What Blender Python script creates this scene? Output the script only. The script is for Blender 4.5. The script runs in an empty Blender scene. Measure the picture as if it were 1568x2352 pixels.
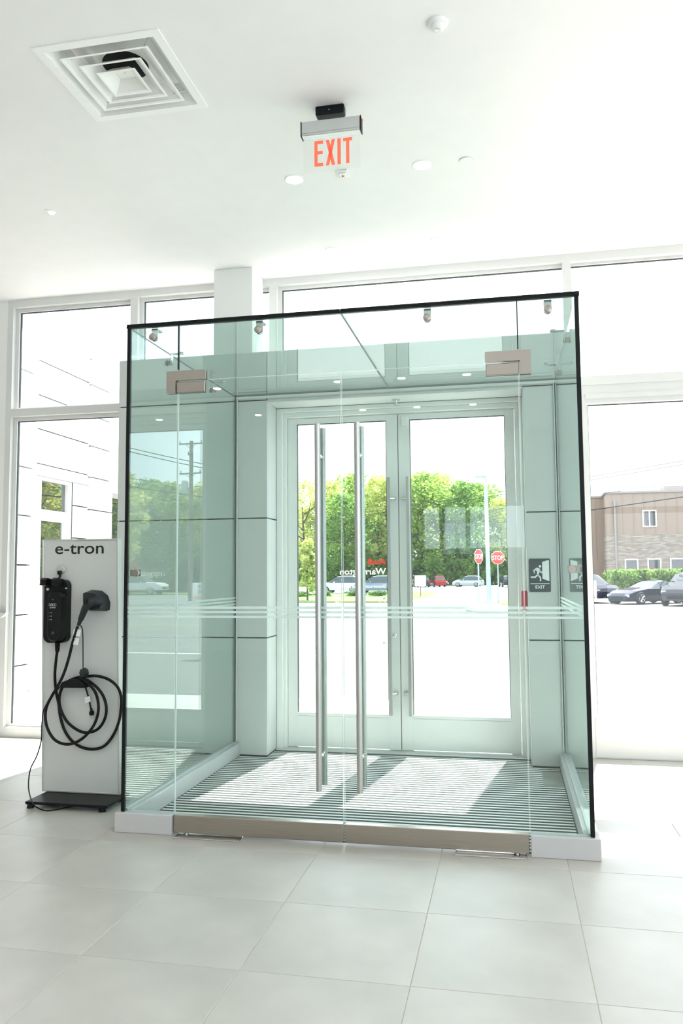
import bpy, math, random
import numpy as np
from mathutils import Vector, Matrix

random.seed(7)
SC = bpy.context.scene
COL = SC.collection

# ------------------------------------------------------------------ camera
YAW, PIT, ROLL, FPX = -0.20162, 0.07839, -0.00739, 1848.83
CAM = np.array([2.27686, -4.5349, 1.5])
_fw = np.array([math.sin(YAW) * math.cos(PIT), math.cos(YAW) * math.cos(PIT), math.sin(PIT)])
_r0 = np.array([math.cos(YAW), -math.sin(YAW), 0.0])
_u0 = np.cross(_r0, _fw)
_r = _r0 * math.cos(ROLL) + _u0 * math.sin(ROLL)
_u = np.cross(_r, _fw)
cd = bpy.data.cameras.new('camera')
cam = bpy.data.objects.new('camera', cd)
COL.objects.link(cam)
cd.sensor_fit = 'VERTICAL'
cd.sensor_height = 36.0
cd.lens = FPX / 2352.0 * 36.0
cd.clip_start = 0.05
cd.clip_end = 1000
cam.matrix_world = Matrix(((_r[0], _u[0], -_fw[0], CAM[0]), (_r[1], _u[1], -_fw[1], CAM[1]),
                           (_r[2], _u[2], -_fw[2], CAM[2]), (0, 0, 0, 1)))
SC.camera = cam

# ------------------------------------------------------------------ view, world, sun
SC.view_settings.view_transform = 'Standard'
SC.view_settings.look = 'None'
SC.view_settings.exposure = 0.68
SC.view_settings.gamma = 1.0
SC.view_settings.use_curve_mapping = False
SC.cycles.max_bounces = 9
SC.cycles.diffuse_bounces = 5
SC.cycles.glossy_bounces = 5
SC.cycles.transparent_max_bounces = 40
SC.cycles.caustics_reflective = False
SC.cycles.caustics_refractive = False
SC.cycles.sample_clamp_indirect = 6.0

SKY = 2.5
SUN = 13.0
world = bpy.data.worlds.new('sky_world')
SC.world = world
world.use_nodes = True
nt = world.node_tree
nt.nodes.clear()
out = nt.nodes.new('ShaderNodeOutputWorld')
bg = nt.nodes.new('ShaderNodeBackground')
tc = nt.nodes.new('ShaderNodeTexCoord')
mp = nt.nodes.new('ShaderNodeMapping')
mp.inputs['Scale'].default_value = (1.0, 1.0, 3.0)
nz = nt.nodes.new('ShaderNodeTexNoise')
nz.inputs['Scale'].default_value = 2.2
nz.inputs['Detail'].default_value = 6
rp = nt.nodes.new('ShaderNodeValToRGB')
rp.color_ramp.elements[0].position = 0.38
rp.color_ramp.elements[0].color = (0.66, 0.84, 1.0, 1)
rp.color_ramp.elements[1].position = 0.62
rp.color_ramp.elements[1].color = (0.98, 0.99, 1.0, 1)
nt.links.new(tc.outputs['Generated'], mp.inputs['Vector'])
nt.links.new(mp.outputs['Vector'], nz.inputs['Vector'])
nt.links.new(nz.outputs['Fac'], rp.inputs['Fac'])
nt.links.new(rp.outputs['Color'], bg.inputs['Color'])
bg.inputs['Strength'].default_value = SKY
nt.links.new(bg.outputs['Background'], out.inputs['Surface'])

sd = bpy.data.lights.new('sun', 'SUN')
sd.energy = SUN
sd.angle = math.radians(0.53)
sd.color = (1.0, 0.96, 0.90)
sun = bpy.data.objects.new('sun', sd)
COL.objects.link(sun)
sun.rotation_euler = Vector((-0.17, -1.0, -1.62)).to_track_quat('-Z', 'Y').to_euler()
sun.location = (6, 20, 30)

# ------------------------------------------------------------------ helpers
CEIL = 4.23


def U(px, py, axis, val):
    d = _fw * FPX + _r * (px - 784) + _u * (1176 - py)
    t = (val - CAM[axis]) / d[axis]
    return Vector(CAM + d * t)


def G(y):
    return float(np.interp(y, [3, 35, 120], [-.05, -.12, -.40]))


def UG(px, py, lift=0.0):
    d = _fw * FPX + _r * (px - 784) + _u * (1176 - py)
    d = d / d[1]
    lo, hi = 6.0, 400.0
    for _ in range(50):
        m = (lo + hi) / 2
        X = CAM + d * m
        if X[2] > G(X[1]):
            lo = m
        else:
            hi = m
    X = CAM + d * lo
    return Vector((X[0], X[1], X[2] + lift))


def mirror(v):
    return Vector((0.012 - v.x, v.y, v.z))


def nodemat(name):
    m = bpy.data.materials.new(name)
    m.use_nodes = True
    n = m.node_tree.nodes
    n.clear()
    o = n.new('ShaderNodeOutputMaterial')
    return m, m.node_tree, n, o


def P(name, col, rough=0.5, metal=0.0, var=0.04, scale=6.0, bump=0.0, bscale=60.0, spec=0.5, emit=None, estr=0.0,
      stretch=None, coord='Object'):
    """principled material with a little procedural colour variation"""
    m, t, n, o = nodemat(name)
    b = n.new('ShaderNodeBsdfPrincipled')
    b.inputs['Roughness'].default_value = rough
    b.inputs['Metallic'].default_value = metal
    b.inputs['Specular IOR Level'].default_value = spec
    tcn = n.new('ShaderNodeTexCoord')
    mpn = n.new('ShaderNodeMapping')
    if stretch:
        mpn.inputs['Scale'].default_value = stretch
    t.links.new(tcn.outputs[coord], mpn.inputs['Vector'])
    z = n.new('ShaderNodeTexNoise')
    z.inputs['Scale'].default_value = scale
    z.inputs['Detail'].default_value = 4
    t.links.new(mpn.outputs['Vector'], z.inputs['Vector'])
    r = n.new('ShaderNodeValToRGB')
    r.color_ramp.elements[0].position = 0.3
    r.color_ramp.elements[1].position = 0.7
    r.color_ramp.elements[0].color = tuple(max(0, c * (1 - var)) for c in col) + (1,)
    r.color_ramp.elements[1].color = tuple(min(1, c * (1 + var)) for c in col) + (1,)
    t.links.new(z.outputs['Fac'], r.inputs['Fac'])
    t.links.new(r.outputs['Color'], b.inputs['Base Color'])
    if bump:
        z2 = n.new('ShaderNodeTexNoise')
        z2.inputs['Scale'].default_value = bscale
        z2.inputs['Detail'].default_value = 3
        t.links.new(mpn.outputs['Vector'], z2.inputs['Vector'])
        bp = n.new('ShaderNodeBump')
        bp.inputs['Strength'].default_value = bump
        bp.inputs['Distance'].default_value = 0.01
        t.links.new(z2.outputs['Fac'], bp.inputs['Height'])
        t.links.new(bp.outputs['Normal'], b.inputs['Normal'])
    if emit:
        b.inputs['Emission Color'].default_value = emit + (1,)
        b.inputs['Emission Strength'].default_value = estr
    t.links.new(b.outputs['BSDF'], o.inputs['Surface'])
    return m


def GLASS(name, tint, f0=0.04, gain=1.0):
    """thin architectural glass: tinted see-through plus Schlick reflection at each face"""
    m, t, n, o = nodemat(name)
    tr = n.new('ShaderNodeBsdfTransparent')
    tr.inputs['Color'].default_value = tint + (1,)
    gl = n.new('ShaderNodeBsdfGlossy')
    gl.inputs['Roughness'].default_value = 0.0
    gl.inputs['Color'].default_value = (0.97, 1.0, 0.99, 1)
    lw = n.new('ShaderNodeLayerWeight')
    lw.inputs['Blend'].default_value = 0.5
    pw = n.new('ShaderNodeMath'); pw.operation = 'POWER'; pw.inputs[1].default_value = 5.0
    ma = n.new('ShaderNodeMath'); ma.operation = 'MULTIPLY_ADD'
    ma.inputs[1].default_value = (1 - f0) * gain
    ma.inputs[2].default_value = f0
    mx = n.new('ShaderNodeMixShader')
    t.links.new(lw.outputs['Facing'], pw.inputs[0])
    t.links.new(pw.outputs[0], ma.inputs[0])
    t.links.new(ma.outputs[0], mx.inputs['Fac'])
    t.links.new(tr.outputs[0], mx.inputs[1])
    t.links.new(gl.outputs[0], mx.inputs[2])
    t.links.new(mx.outputs[0], o.inputs['Surface'])
    return m


def FROST(name):
    m, t, n, o = nodemat(name)
    tr = n.new('ShaderNodeBsdfTransparent')
    tr.inputs['Color'].default_value = (0.9, 0.95, 0.94, 1)
    df = n.new('ShaderNodeBsdfDiffuse'); df.inputs['Color'].default_value = (0.85, 0.9, 0.88, 1)
    tl = n.new('ShaderNodeBsdfTranslucent'); tl.inputs['Color'].default_value = (0.85, 0.9, 0.88, 1)
    a = n.new('ShaderNodeMixShader'); a.inputs['Fac'].default_value = 0.6
    b = n.new('ShaderNodeMixShader'); b.inputs['Fac'].default_value = 0.6
    t.links.new(df.outputs[0], a.inputs[1]); t.links.new(tl.outputs[0], a.inputs[2])
    t.links.new(tr.outputs[0], b.inputs[1]); t.links.new(a.outputs[0], b.inputs[2])
    t.links.new(b.outputs[0], o.inputs['Surface'])
    return m


def LEAF(name, c1, c2):
    m, t, n, o = nodemat(name)
    oi = n.new('ShaderNodeTexCoord')
    z = n.new('ShaderNodeTexNoise'); z.inputs['Scale'].default_value = 0.9; z.inputs['Detail'].default_value = 5
    t.links.new(oi.outputs['Object'], z.inputs['Vector'])
    r = n.new('ShaderNodeValToRGB')
    r.color_ramp.elements[0].position = 0.35; r.color_ramp.elements[0].color = c1 + (1,)
    r.color_ramp.elements[1].position = 0.65; r.color_ramp.elements[1].color = c2 + (1,)
    t.links.new(z.outputs['Fac'], r.inputs['Fac'])
    df = n.new('ShaderNodeBsdfDiffuse'); tl = n.new('ShaderNodeBsdfTranslucent')
    t.links.new(r.outputs['Color'], df.inputs['Color']); t.links.new(r.outputs['Color'], tl.inputs['Color'])
    mx = n.new('ShaderNodeMixShader'); mx.inputs['Fac'].default_value = 0.55
    t.links.new(df.outputs[0], mx.inputs[1]); t.links.new(tl.outputs[0], mx.inputs[2])
    t.links.new(mx.outputs[0], o.inputs['Surface'])
    return m


def tag(o, label=None, cat=None, group=None, kind=None):
    if label: o['label'] = label
    if cat: o['category'] = cat
    if group: o['group'] = group
    if kind: o['kind'] = kind
    return o


def thing(name, loc, label=None, cat=None, group=None, kind=None, rz=0.0):
    e = bpy.data.objects.new(name, None)
    e.empty_display_size = 0.1
    COL.objects.link(e)
    e.location = loc
    e.rotation_euler = (0, 0, rz)
    return tag(e, label, cat, group, kind)


def origin(o):
    v = Vector((0, 0, 0))
    while o is not None:
        v = v + o.location
        o = o.parent
    return v


class MB:
    def __init__(s):
        s.v = []; s.f = []

    def add(s, vs, fs):
        k = len(s.v)
        s.v += [Vector(v) for v in vs]
        s.f += [tuple(i + k for i in f) for f in fs]
        return s

    def box(s, a, b):
        x0, x1 = sorted((a[0], b[0])); y0, y1 = sorted((a[1], b[1])); z0, z1 = sorted((a[2], b[2]))
        return s.add([(x0, y0, z0), (x1, y0, z0), (x1, y1, z0), (x0, y1, z0), (x0, y0, z1), (x1, y0, z1), (x1, y1, z1), (x0, y1, z1)],
                     [(0, 3, 2, 1), (4, 5, 6, 7), (0, 1, 5, 4), (1, 2, 6, 5), (2, 3, 7, 6), (3, 0, 4, 7)])

    def bbox(s, a, b, e=0.004):
        """box with chamfered edges"""
        lo = [min(a[i], b[i]) for i in range(3)]; hi = [max(a[i], b[i]) for i in range(3)]
        e = min(e, *(0.45 * (hi[i] - lo[i]) for i in range(3)))
        vs = []; idx = {}
        for sx in (0, 1):
            for sy in (0, 1):
                for sz in (0, 1):
                    S = (sx, sy, sz)
                    for ax in range(3):
                        p = []
                        for i in range(3):
                            base = hi[i] if S[i] else lo[i]
                            if i != ax:
                                base += -e if S[i] else e
                            p.append(base)
                        idx[(S, ax)] = len(vs); vs.append(p)
        fs = []
        for ax in range(3):
            o1, o2 = [(1, 2), (0, 2), (0, 1)][ax]
            for sd_ in (0, 1):
                q = []
                for (p1, p2) in ((0, 0), (1, 0), (1, 1), (0, 1)):
                    S = [0, 0, 0]; S[ax] = sd_; S[o1] = p1; S[o2] = p2
                    q.append(idx[(tuple(S), ax)])
                fs.append(tuple(q))
        for ax in range(3):
            o1, o2 = [(1, 2), (0, 2), (0, 1)][ax]
            for p1 in (0, 1):
                for p2 in (0, 1):
                    A = [0, 0, 0]; A[o1] = p1; A[o2] = p2; B = list(A); B[ax] = 1
                    A = tuple(A); B = tuple(B)
                    fs.append((idx[(A, o1)], idx[(A, o2)], idx[(B, o2)], idx[(B, o1)]))
        for S in [(a_, b_, c_) for a_ in (0, 1) for b_ in (0, 1) for c_ in (0, 1)]:
            fs.append((idx[(S, 0)], idx[(S, 1)], idx[(S, 2)]))
        return s.add(vs, fs)

    def prism(s, pts, vec):
        """polygon (list of 3d points) extruded along vec"""
        n = len(pts); vec = Vector(vec)
        vs = [Vector(p) for p in pts] + [Vector(p) + vec for p in pts]
        return s.add(vs, [tuple(range(n))[::-1], tuple(range(n, 2 * n))] + [(i, (i + 1) % n, n + (i + 1) % n, n + i) for i in range(n)])

    def cyl(s, a, b, r, r2=None, n=16, cap=True):
        a = Vector(a); b = Vector(b); r2 = r if r2 is None else r2
        d = (b - a).normalized()
        u = d.orthogonal().normalized(); w = d.cross(u)
        vs = []
        for c, rr in ((a, r), (b, r2)):
            vs += [c + (u * math.cos(2 * math.pi * i / n) + w * math.sin(2 * math.pi * i / n)) * rr for i in range(n)]
        fs = [(i, (i + 1) % n, n + (i + 1) % n, n + i) for i in range(n)]
        if cap: fs += [tuple(range(n))[::-1], tuple(range(n, 2 * n))]
        return s.add(vs, fs)

    def lathe(s, c, axis, prof, n=24):
        """profile [(r, h)] turned about axis through c"""
        c = Vector(c); d = Vector(axis).normalized(); u = d.orthogonal().normalized(); w = d.cross(u)
        vs = []
        for r, h in prof:
            vs += [c + d * h + (u * math.cos(2 * math.pi * i / n) + w * math.sin(2 * math.pi * i / n)) * r for i in range(n)]
        fs = []
        for k in range(len(prof) - 1):
            fs += [(k * n + i, k * n + (i + 1) % n, (k + 1) * n + (i + 1) % n, (k + 1) * n + i) for i in range(n)]
        fs += [tuple(range(n))[::-1], tuple(range((len(prof) - 1) * n, len(prof) * n))]
        return s.add(vs, fs)

    def tube(s, pts, r, n=8, sub=6, smooth=True, r2=None):
        pts = [Vector(p) for p in pts]
        if smooth and len(pts) > 2:
            q = []
            for i in range(len(pts) - 1):
                p0 = pts[max(i - 1, 0)]; p1 = pts[i]; p2 = pts[i + 1]; p3 = pts[min(i + 2, len(pts) - 1)]
                for k in range(sub):
                    t = k / sub
                    q.append(0.5 * ((2 * p1) + (p2 - p0) * t + (2 * p0 - 5 * p1 + 4 * p2 - p3) * t * t + (3 * p1 - p0 - 3 * p2 + p3) * t ** 3))
            q.append(pts[-1]); pts = q
        m = len(pts); vs = []; nrm = None
        for i, p in enumerate(pts):
            d = (pts[min(i + 1, m - 1)] - pts[max(i - 1, 0)]).normalized()
            if nrm is None: nrm = d.orthogonal().normalized()
            nrm = (nrm - d * nrm.dot(d)).normalized()
            w = d.cross(nrm)
            rr = r if r2 is None else r + (r2 - r) * i / (m - 1)
            vs += [p + (nrm * math.cos(2 * math.pi * k / n) + w * math.sin(2 * math.pi * k / n)) * rr for k in range(n)]
        fs = []
        for i in range(m - 1):
            fs += [(i * n + k, i * n + (k + 1) % n, (i + 1) * n + (k + 1) % n, (i + 1) * n + k) for k in range(n)]
        fs += [tuple(range(n))[::-1], tuple(range((m - 1) * n, m * n))]
        return s.add(vs, fs)

    def build(s, name, mat, parent=None, local=False, smooth=False, label=None, cat=None, group=None, kind=None):
        me = bpy.data.meshes.new(name)
        off = Vector((0, 0, 0))
        if local is False and parent is not None:
            off = origin(parent)
        elif local is False and parent is None and s.v:
            # a single mesh thing: origin at its base centre
            xs = [v.x for v in s.v]; ys = [v.y for v in s.v]; zs = [v.z for v in s.v]
            off = Vector(((min(xs) + max(xs)) / 2, (min(ys) + max(ys)) / 2, min(zs)))
        me.from_pydata([tuple(v - off) for v in s.v], [], s.f)
        me.validate()
        import bmesh
        bm = bmesh.new(); bm.from_mesh(me)
        bmesh.ops.recalc_face_normals(bm, faces=bm.faces)
        bm.to_mesh(me); bm.free()
        if smooth:
            me.polygons.foreach_set('use_smooth', [True] * len(me.polygons))
            try:
                me.set_sharp_from_angle(angle=math.radians(40))
            except Exception:
                pass
        me.materials.append(mat)
        o = bpy.data.objects.new(name, me)
        COL.objects.link(o)
        if parent is not None:
            o.parent = parent
        elif local is False:
            o.location = off
        return tag(o, label, cat, group, kind)


def copy_tree(o, parent=None):
    c = o.copy(); COL.objects.link(c); c.parent = parent
    for ch in o.children: copy_tree(ch, c)
    return c


def rrect(cx, cz, w, h, r, n=6):
    """rounded rectangle outline (2d)"""
    pts = []
    for (sx, sz, a0) in ((1, 1, 0), (-1, 1, 90), (-1, -1, 180), (1, -1, 270)):
        for k in range(n + 1):
            a = math.radians(a0 + 90 * k / n)
            pts.append((cx + sx * (w / 2 - r) + r * math.cos(a), cz + sz * (h / 2 - r) + r * math.sin(a)))
    return pts


def text_mesh(name, s, mat, parent, loc, size, rot, align='LEFT', thick=0.0006, bold=0.0, sx=1.0, local=False, valign='BOTTOM_BASELINE'):
    """lettering as a thin mesh; rot is a 3x3 with columns = text right, text up, text normal"""
    cu = bpy.data.curves.new(name, 'FONT')
    cu.body = s; cu.size = size; cu.align_x = align; cu.extrude = thick; cu.offset = bold; cu.align_y = valign
    cu.resolution_u = 3
    to = bpy.data.objects.new(name + '_tmp', cu); COL.objects.link(to)
    bpy.context.view_layer.update()
    dg = bpy.context.evaluated_depsgraph_get()
    me = bpy.data.meshes.new_from_object(to.evaluated_get(dg))
    bpy.data.objects.remove(to); bpy.data.curves.remove(cu)
    R = Matrix(rot).transposed().to_4x4()
    loc = Vector(loc)
    if not local and parent is not None: loc = loc - origin(parent)
    me.transform(Matrix.Translation(loc) @ R @ Matrix.Diagonal((sx, 1, 1, 1)))
    me.materials.clear(); me.materials.append(mat)
    me.name = name
    o = bpy.data.objects.new(name, me); COL.objects.link(o)
    o.parent = parent
    return o


FRONT = ((1, 0, 0), (0, 0, 1), (0, -1, 0))       # reads correctly seen from -y
BACK = ((-1, 0, 0), (0, 0, 1), (0, 1, 0))        # reads correctly seen from +y

# ------------------------------------------------------------------ materials
m_paint = P('white_paint', (0.86, 0.86, 0.84), 0.6, var=0.01)
m_ceiling = P('ceiling_paint', (0.89, 0.88, 0.872), 0.8, var=0.01)
m_frame = P('white_aluminium', (0.70, 0.70, 0.685), 0.4, var=0.01)
m_dframe = P('door_aluminium_lightened', (0.86, 0.86, 0.84), 0.4, var=0.01)  # frame aluminium lightened in colour to make up for dimmer light at the doors
m_panel = P('grey_white_cladding', (0.62, 0.635, 0.62), 0.35, var=0.015, scale=3)
m_recess = P('dark_joint', (0.05, 0.06, 0.06), 0.7)
m_tile = P('porcelain_tile', (0.535, 0.515, 0.475), 0.36, var=0.10, scale=2.2, bump=0.03, bscale=25, coord='Object')
m_grout = P('grout', (0.50, 0.46, 0.40), 0.9)
m_black = P('black_profile', (0.006, 0.008, 0.009), 0.45, spec=0.2)
m_blackplastic = P('black_plastic', (0.006, 0.006, 0.007), 0.45, spec=0.25, bump=0.05, bscale=200)
m_greyplastic = P('dark_grey_plastic', (0.025, 0.028, 0.032), 0.45, spec=0.3)
m_rubber = P('black_rubber', (0.007, 0.007, 0.007), 0.5, spec=0.25)
m_steel = P('brushed_steel', (0.40, 0.365, 0.33), 0.32, metal=1.0, var=0.03, scale=12, stretch=(1, 1, 30))
m_hsteel = P('brushed_steel_rail', (0.44, 0.39, 0.34), 0.30, metal=1.0, var=0.08, scale=8, stretch=(0.6, 1, 40))
m_bar = P('satin_steel_bar', (0.50, 0.49, 0.47), 0.34, metal=0.9, var=0.05)
m_chrome = P('polished_steel', (0.72, 0.73, 0.72), 0.15, metal=1.0, var=0.02)
m_alu = P('satin_aluminium', (0.62, 0.64, 0.64), 0.35, metal=0.6, var=0.03)
m_tread = P('mat_tread_aluminium', (0.80, 0.79, 0.77), 0.5, metal=0.0, var=0.06, scale=20)
m_matbase = P('mat_charcoal_base', (0.040, 0.048, 0.048), 0.9, bump=0.3, bscale=300)
m_galvseal = P('grey_silicone', (0.16, 0.19, 0.20), 0.5)
m_kerb = P('white_kerb', (0.54, 0.54, 0.54), 0.35, var=0.01)
m_glass = GLASS('green_tinted_glass', (0.902, 0.957, 0.945))
m_clear = GLASS('clear_glass', (0.985, 0.99, 0.988), f0=0.022)
m_frost = FROST('frosted_film')
def VINYL(name, c):
    m, t, n, o = nodemat(name)
    df = n.new('ShaderNodeBsdfDiffuse'); df.inputs['Color'].default_value = c + (1,)
    tl = n.new('ShaderNodeBsdfTranslucent'); tl.inputs['Color'].default_value = c + (1,)
    mx = n.new('ShaderNodeMixShader'); mx.inputs['Fac'].default_value = 0.45
    t.links.new(df.outputs[0], mx.inputs[1]); t.links.new(tl.outputs[0], mx.inputs[2])
    t.links.new(mx.outputs[0], o.inputs['Surface'])
    return m


m_white = P('white_print', (0.88, 0.88, 0.88), 0.6)
m_red = P('red_print', (0.75, 0.05, 0.03), 0.5)
m_vwhite = VINYL('white_window_vinyl', (0.88, 0.88, 0.88))
m_vred = VINYL('red_window_vinyl', (0.85, 0.06, 0.035))
m_text = P('black_lettering', (0.008, 0.008, 0.009), 0.4)
m_board = P('stand_board', (0.66, 0.66, 0.645), 0.45, var=0.01)
m_boardframe = P('stand_frame', (0.60, 0.60, 0.58), 0.35, metal=0.5)
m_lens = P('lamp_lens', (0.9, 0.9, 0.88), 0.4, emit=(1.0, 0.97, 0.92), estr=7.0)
m_exit = P('exit_letters', (0.9, 0.10, 0.05), 0.4, emit=(1.0, 0.12, 0.07), estr=0.55)
m_acrylic = GLASS('clear_acrylic', (0.985, 0.985, 0.98))
m_concrete = P('concrete', (0.55, 0.54, 0.51), 0.9, var=0.06, scale=3)
m_asphalt = P('asphalt', (0.15, 0.15, 0.147), 0.92, var=0.22, scale=40, bump=0.2, bscale=120)
m_roadline = P('road_paint', (0.75, 0.75, 0.72), 0.8)
m_yellowline = P('yellow_road_paint', (0.75, 0.5, 0.1), 0.8)
m_grass = P('grass', (0.10, 0.20, 0.03), 0.95, var=0.35, scale=8)
m_bark = P('bark', (0.10, 0.075, 0.055), 0.95, var=0.3)
m_leaf_a = LEAF('leaves_green', (0.15, 0.27, 0.05), (0.50, 0.62, 0.18))
m_leaf_b = LEAF('leaves_yellow_green', (0.34, 0.43, 0.10), (0.75, 0.74, 0.30))
m_leaf_c = LEAF('leaves_dark', (0.09, 0.19, 0.05), (0.32, 0.47, 0.13))
m_leaf_d = LEAF('leaves_purple', (0.05, 0.05, 0.04), (0.12, 0.12, 0.07))
m_siding = P('tan_siding', (0.25, 0.19, 0.15), 0.85, var=0.06, scale=2, stretch=(6, 6, 0.2))
def ledgestone():
    m, t, n, o = nodemat('ledge_stone')
    b = n.new('ShaderNodeBsdfPrincipled'); b.inputs['Roughness'].default_value = .95
    tcn = n.new('ShaderNodeTexCoord'); mpn = n.new('ShaderNodeMapping')
    mpn.inputs['Rotation'].default_value = (math.pi / 2, 0, 0)
    br = n.new('ShaderNodeTexBrick')
    br.inputs['Scale'].default_value = 1.0
    br.inputs['Brick Width'].default_value = .42; br.inputs['Row Height'].default_value = .10; br.inputs['Mortar Size'].default_value = .008
    br.inputs['Color1'].default_value = (.34, .29, .24, 1); br.inputs['Color2'].default_value = (.19, .155, .125, 1); br.inputs['Mortar'].default_value = (.13, .115, .10, 1)
    t.links.new(tcn.outputs['Object'], mpn.inputs['Vector']); t.links.new(mpn.outputs['Vector'], br.inputs['Vector'])
    t.links.new(br.outputs['Color'], b.inputs['Base Color']); t.links.new(b.outputs['BSDF'], o.inputs['Surface'])
    return m


m_stone = ledgestone()
m_roofcap = P('roof_edge', (0.25, 0.22, 0.20), 0.6)
m_cladext = P('white_exterior_cladding', (0.74, 0.74, 0.76), 0.4, var=0.015)
m_darkglass = P('dark_window', (0.02, 0.03, 0.035), 0.03, spec=0.9)
m_dblglass = P('reflecting_double_glazing', (0.03, 0.04, 0.04), 0.0, spec=1.0)
[x for x in m_dblglass.node_tree.nodes if x.type == 'BSDF_PRINCIPLED'][0].inputs['IOR'].default_value = 2.0
m_pole = P('weathered_wood', (0.16, 0.13, 0.11), 0.9, var=0.2, stretch=(6, 6, 0.5))
m_galv = P('galvanised_steel', (0.42, 0.47, 0.52), 0.45, metal=0.4)
m_stopred = P('stop_red', (0.80, 0.05, 0.05), 0.45)
m_tyre = P('tyre', (0.015, 0.015, 0.015), 0.8)
m_rim = P('alloy', (0.6, 0.6, 0.6), 0.25, metal=0.9)
m_headlamp = P('headlamp', (0.8, 0.8, 0.8), 0.1)
m_tail = P('tail_lamp', (0.45, 0.01, 0.01), 0.2)
m_alarm = P('alarm_red', (0.55, 0.015, 0.03), 0.4)
m_vent = P('vent_white', (0.93, 0.93, 0.91), 0.5, var=0.005)
m_coverplate = P('worn_steel_cover', (0.26, 0.27, 0.24), 0.4, metal=0.3, var=0.2)
m_duct = P('dark_duct', (0.01, 0.01, 0.01), 0.9)
m_signblack = P('sign_black', (0.03, 0.045, 0.05), 0.45)


def carpaint(name, c):
    m = P(name, c, 0.08, var=0.02, spec=0.35)
    b = [x for x in m.node_tree.nodes if x.type == 'BSDF_PRINCIPLED'][0]
    b.inputs['Coat Weight'].default_value = 0.0
    b.inputs['Coat Roughness'].default_value = 0.05
    return m

# ================================================================== ROOM SHELL
WY = 2.42                       # inner face of the window wall
RX0, RX1, RY0 = -6.5, 8.5, -11.0
PITX, PITY = 0.657, 0.650
JX, JY = 1.238, -0.83           # one tile joint in each direction

fl = MB().box((RX0, RY0, -0.12), (RX1, WY + 0.2, -0.0015)).build('floor', m_grout, kind='structure',
                                                                label='grey stone-look porcelain floor of the showroom laid in large squares')
tx0 = JX - PITX * 8; ty1 = JY + PITY * 5
tile_me = None
k = 0
NXT, NYT = 16, 14
for i in range(NXT):
    for j in range(NYT):
        x0 = tx0 + i * PITX; y1 = ty1 - j * PITY
        x1 = x0 + PITX; y0 = y1 - PITY
        g2 = 0.0016
        if y1 > WY + 0.08: y1 = WY + 0.08 + g2
        # cells wholly under the entrance mat are left out
        if x0 > 0.06 and x1 < 2.64 and y0 > 0.02: continue
        full = abs((y1 - y0) - PITY) < 1e-6
        if full and tile_me:
            o = bpy.data.objects.new('tile', tile_me); COL.objects.link(o)
            o.parent = fl
            o.location = Vector((x0, y0, 0)) - fl.location
        else:
            mb = MB().bbox((g2, g2, -0.012), (PITX - g2, (y1 - y0) - g2, 0.0), 0.0012)
            o = mb.build('tile', m_tile, fl, local=True)
            o.location = Vector((x0, y0, 0)) - fl.location
            if full: tile_me = o.data
        k += 1
gx0, gx1 = tx0, tx0 + NXT * PITX
gy0 = ty1 - NYT * PITY
for nm, a, b in (('floor_rear', (RX0, RY0), (RX1, gy0)), ('floor_left', (RX0, gy0), (gx0, WY + 0.08)), ('floor_right', (gx1, gy0), (RX1, WY + 0.08))):
    MB().box((a[0], a[1], -0.012), (b[0], b[1], 0.0)).build(nm, m_tile, kind='structure', label='plain stretch of showroom floor outside the picture, ' + nm.split('_')[1] + ' side')

ceil = MB().box((RX0 - .2, RY0 - .2, CEIL), (RX1 + .2, WY + 0.25, CEIL + 0.35))
# hole for the air diffuser is made of four slabs instead of one
VX0, VX1, VY0, VY1 = -0.062, 0.622, -0.955, -0.303
ceil = MB()
ceil.box((RX0 - .2, RY0 - .2, CEIL), (RX1 + .2, VY0, CEIL + .35)).box((RX0 - .2, VY1, CEIL), (RX1 + .2, WY + .25, CEIL + .35))
ceil.box((RX0 - .2, VY0, CEIL), (VX0, VY1, CEIL + .35)).box((VX1, VY0, CEIL), (RX1 + .2, VY1, CEIL + .35))
ceil.build('ceiling', m_ceiling, kind='structure', label='smooth white showroom ceiling')

# side and rear walls (unseen glazing at rear and right is added for fill light)
MB().box((RX0 - .2, RY0, 0), (RX0, WY + .2, CEIL)).build('wall_left', m_paint, kind='structure', label='plain white wall closing the showroom on the far left')
MB().box((RX0, WY, 0), (-2.49, WY + .2, CEIL)).build('wall_front', m_paint, kind='structure', label='white wall strip left of the leftmost tall window')


def glazed(name, x0, x1, y, zs, n, alongx=True, label=''):
    """window wall out of view: frame bars and panes"""
    e = thing(name, ((x0 + x1) / 2, y, 0) if alongx else (y, (x0 + x1) / 2, 0), kind='structure', label=label)
    mb = MB()
    w = (x1 - x0) / n
    def bx(a0, a1, z0, z1, d=0.06):
        if alongx: mb.box((a0, y - d, z0), (a1, y + d, z1))
        else: mb.box((y - d, a0, z0), (y + d, a1, z1))
    for i in range(n + 1):
        c = x0 + i * w
        bx(c - .05, c + .05, 0, CEIL)
    for z0, z1 in zs:
        bx(x0, x1, z0, z1)
    mb.build('frame', m_frame, e)
    for i in range(n):
        a0, a1 = x0 + i * w + .05, x0 + (i + 1) * w - .05
        g = MB()
        if alongx: g.box((a0, y - .006, .3), (a1, y + .006, 4.1))
        else: g.box((y - .006, a0, .3), (y + .006, a1, 4.1))
        g.build('pane', m_clear, e)


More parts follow.
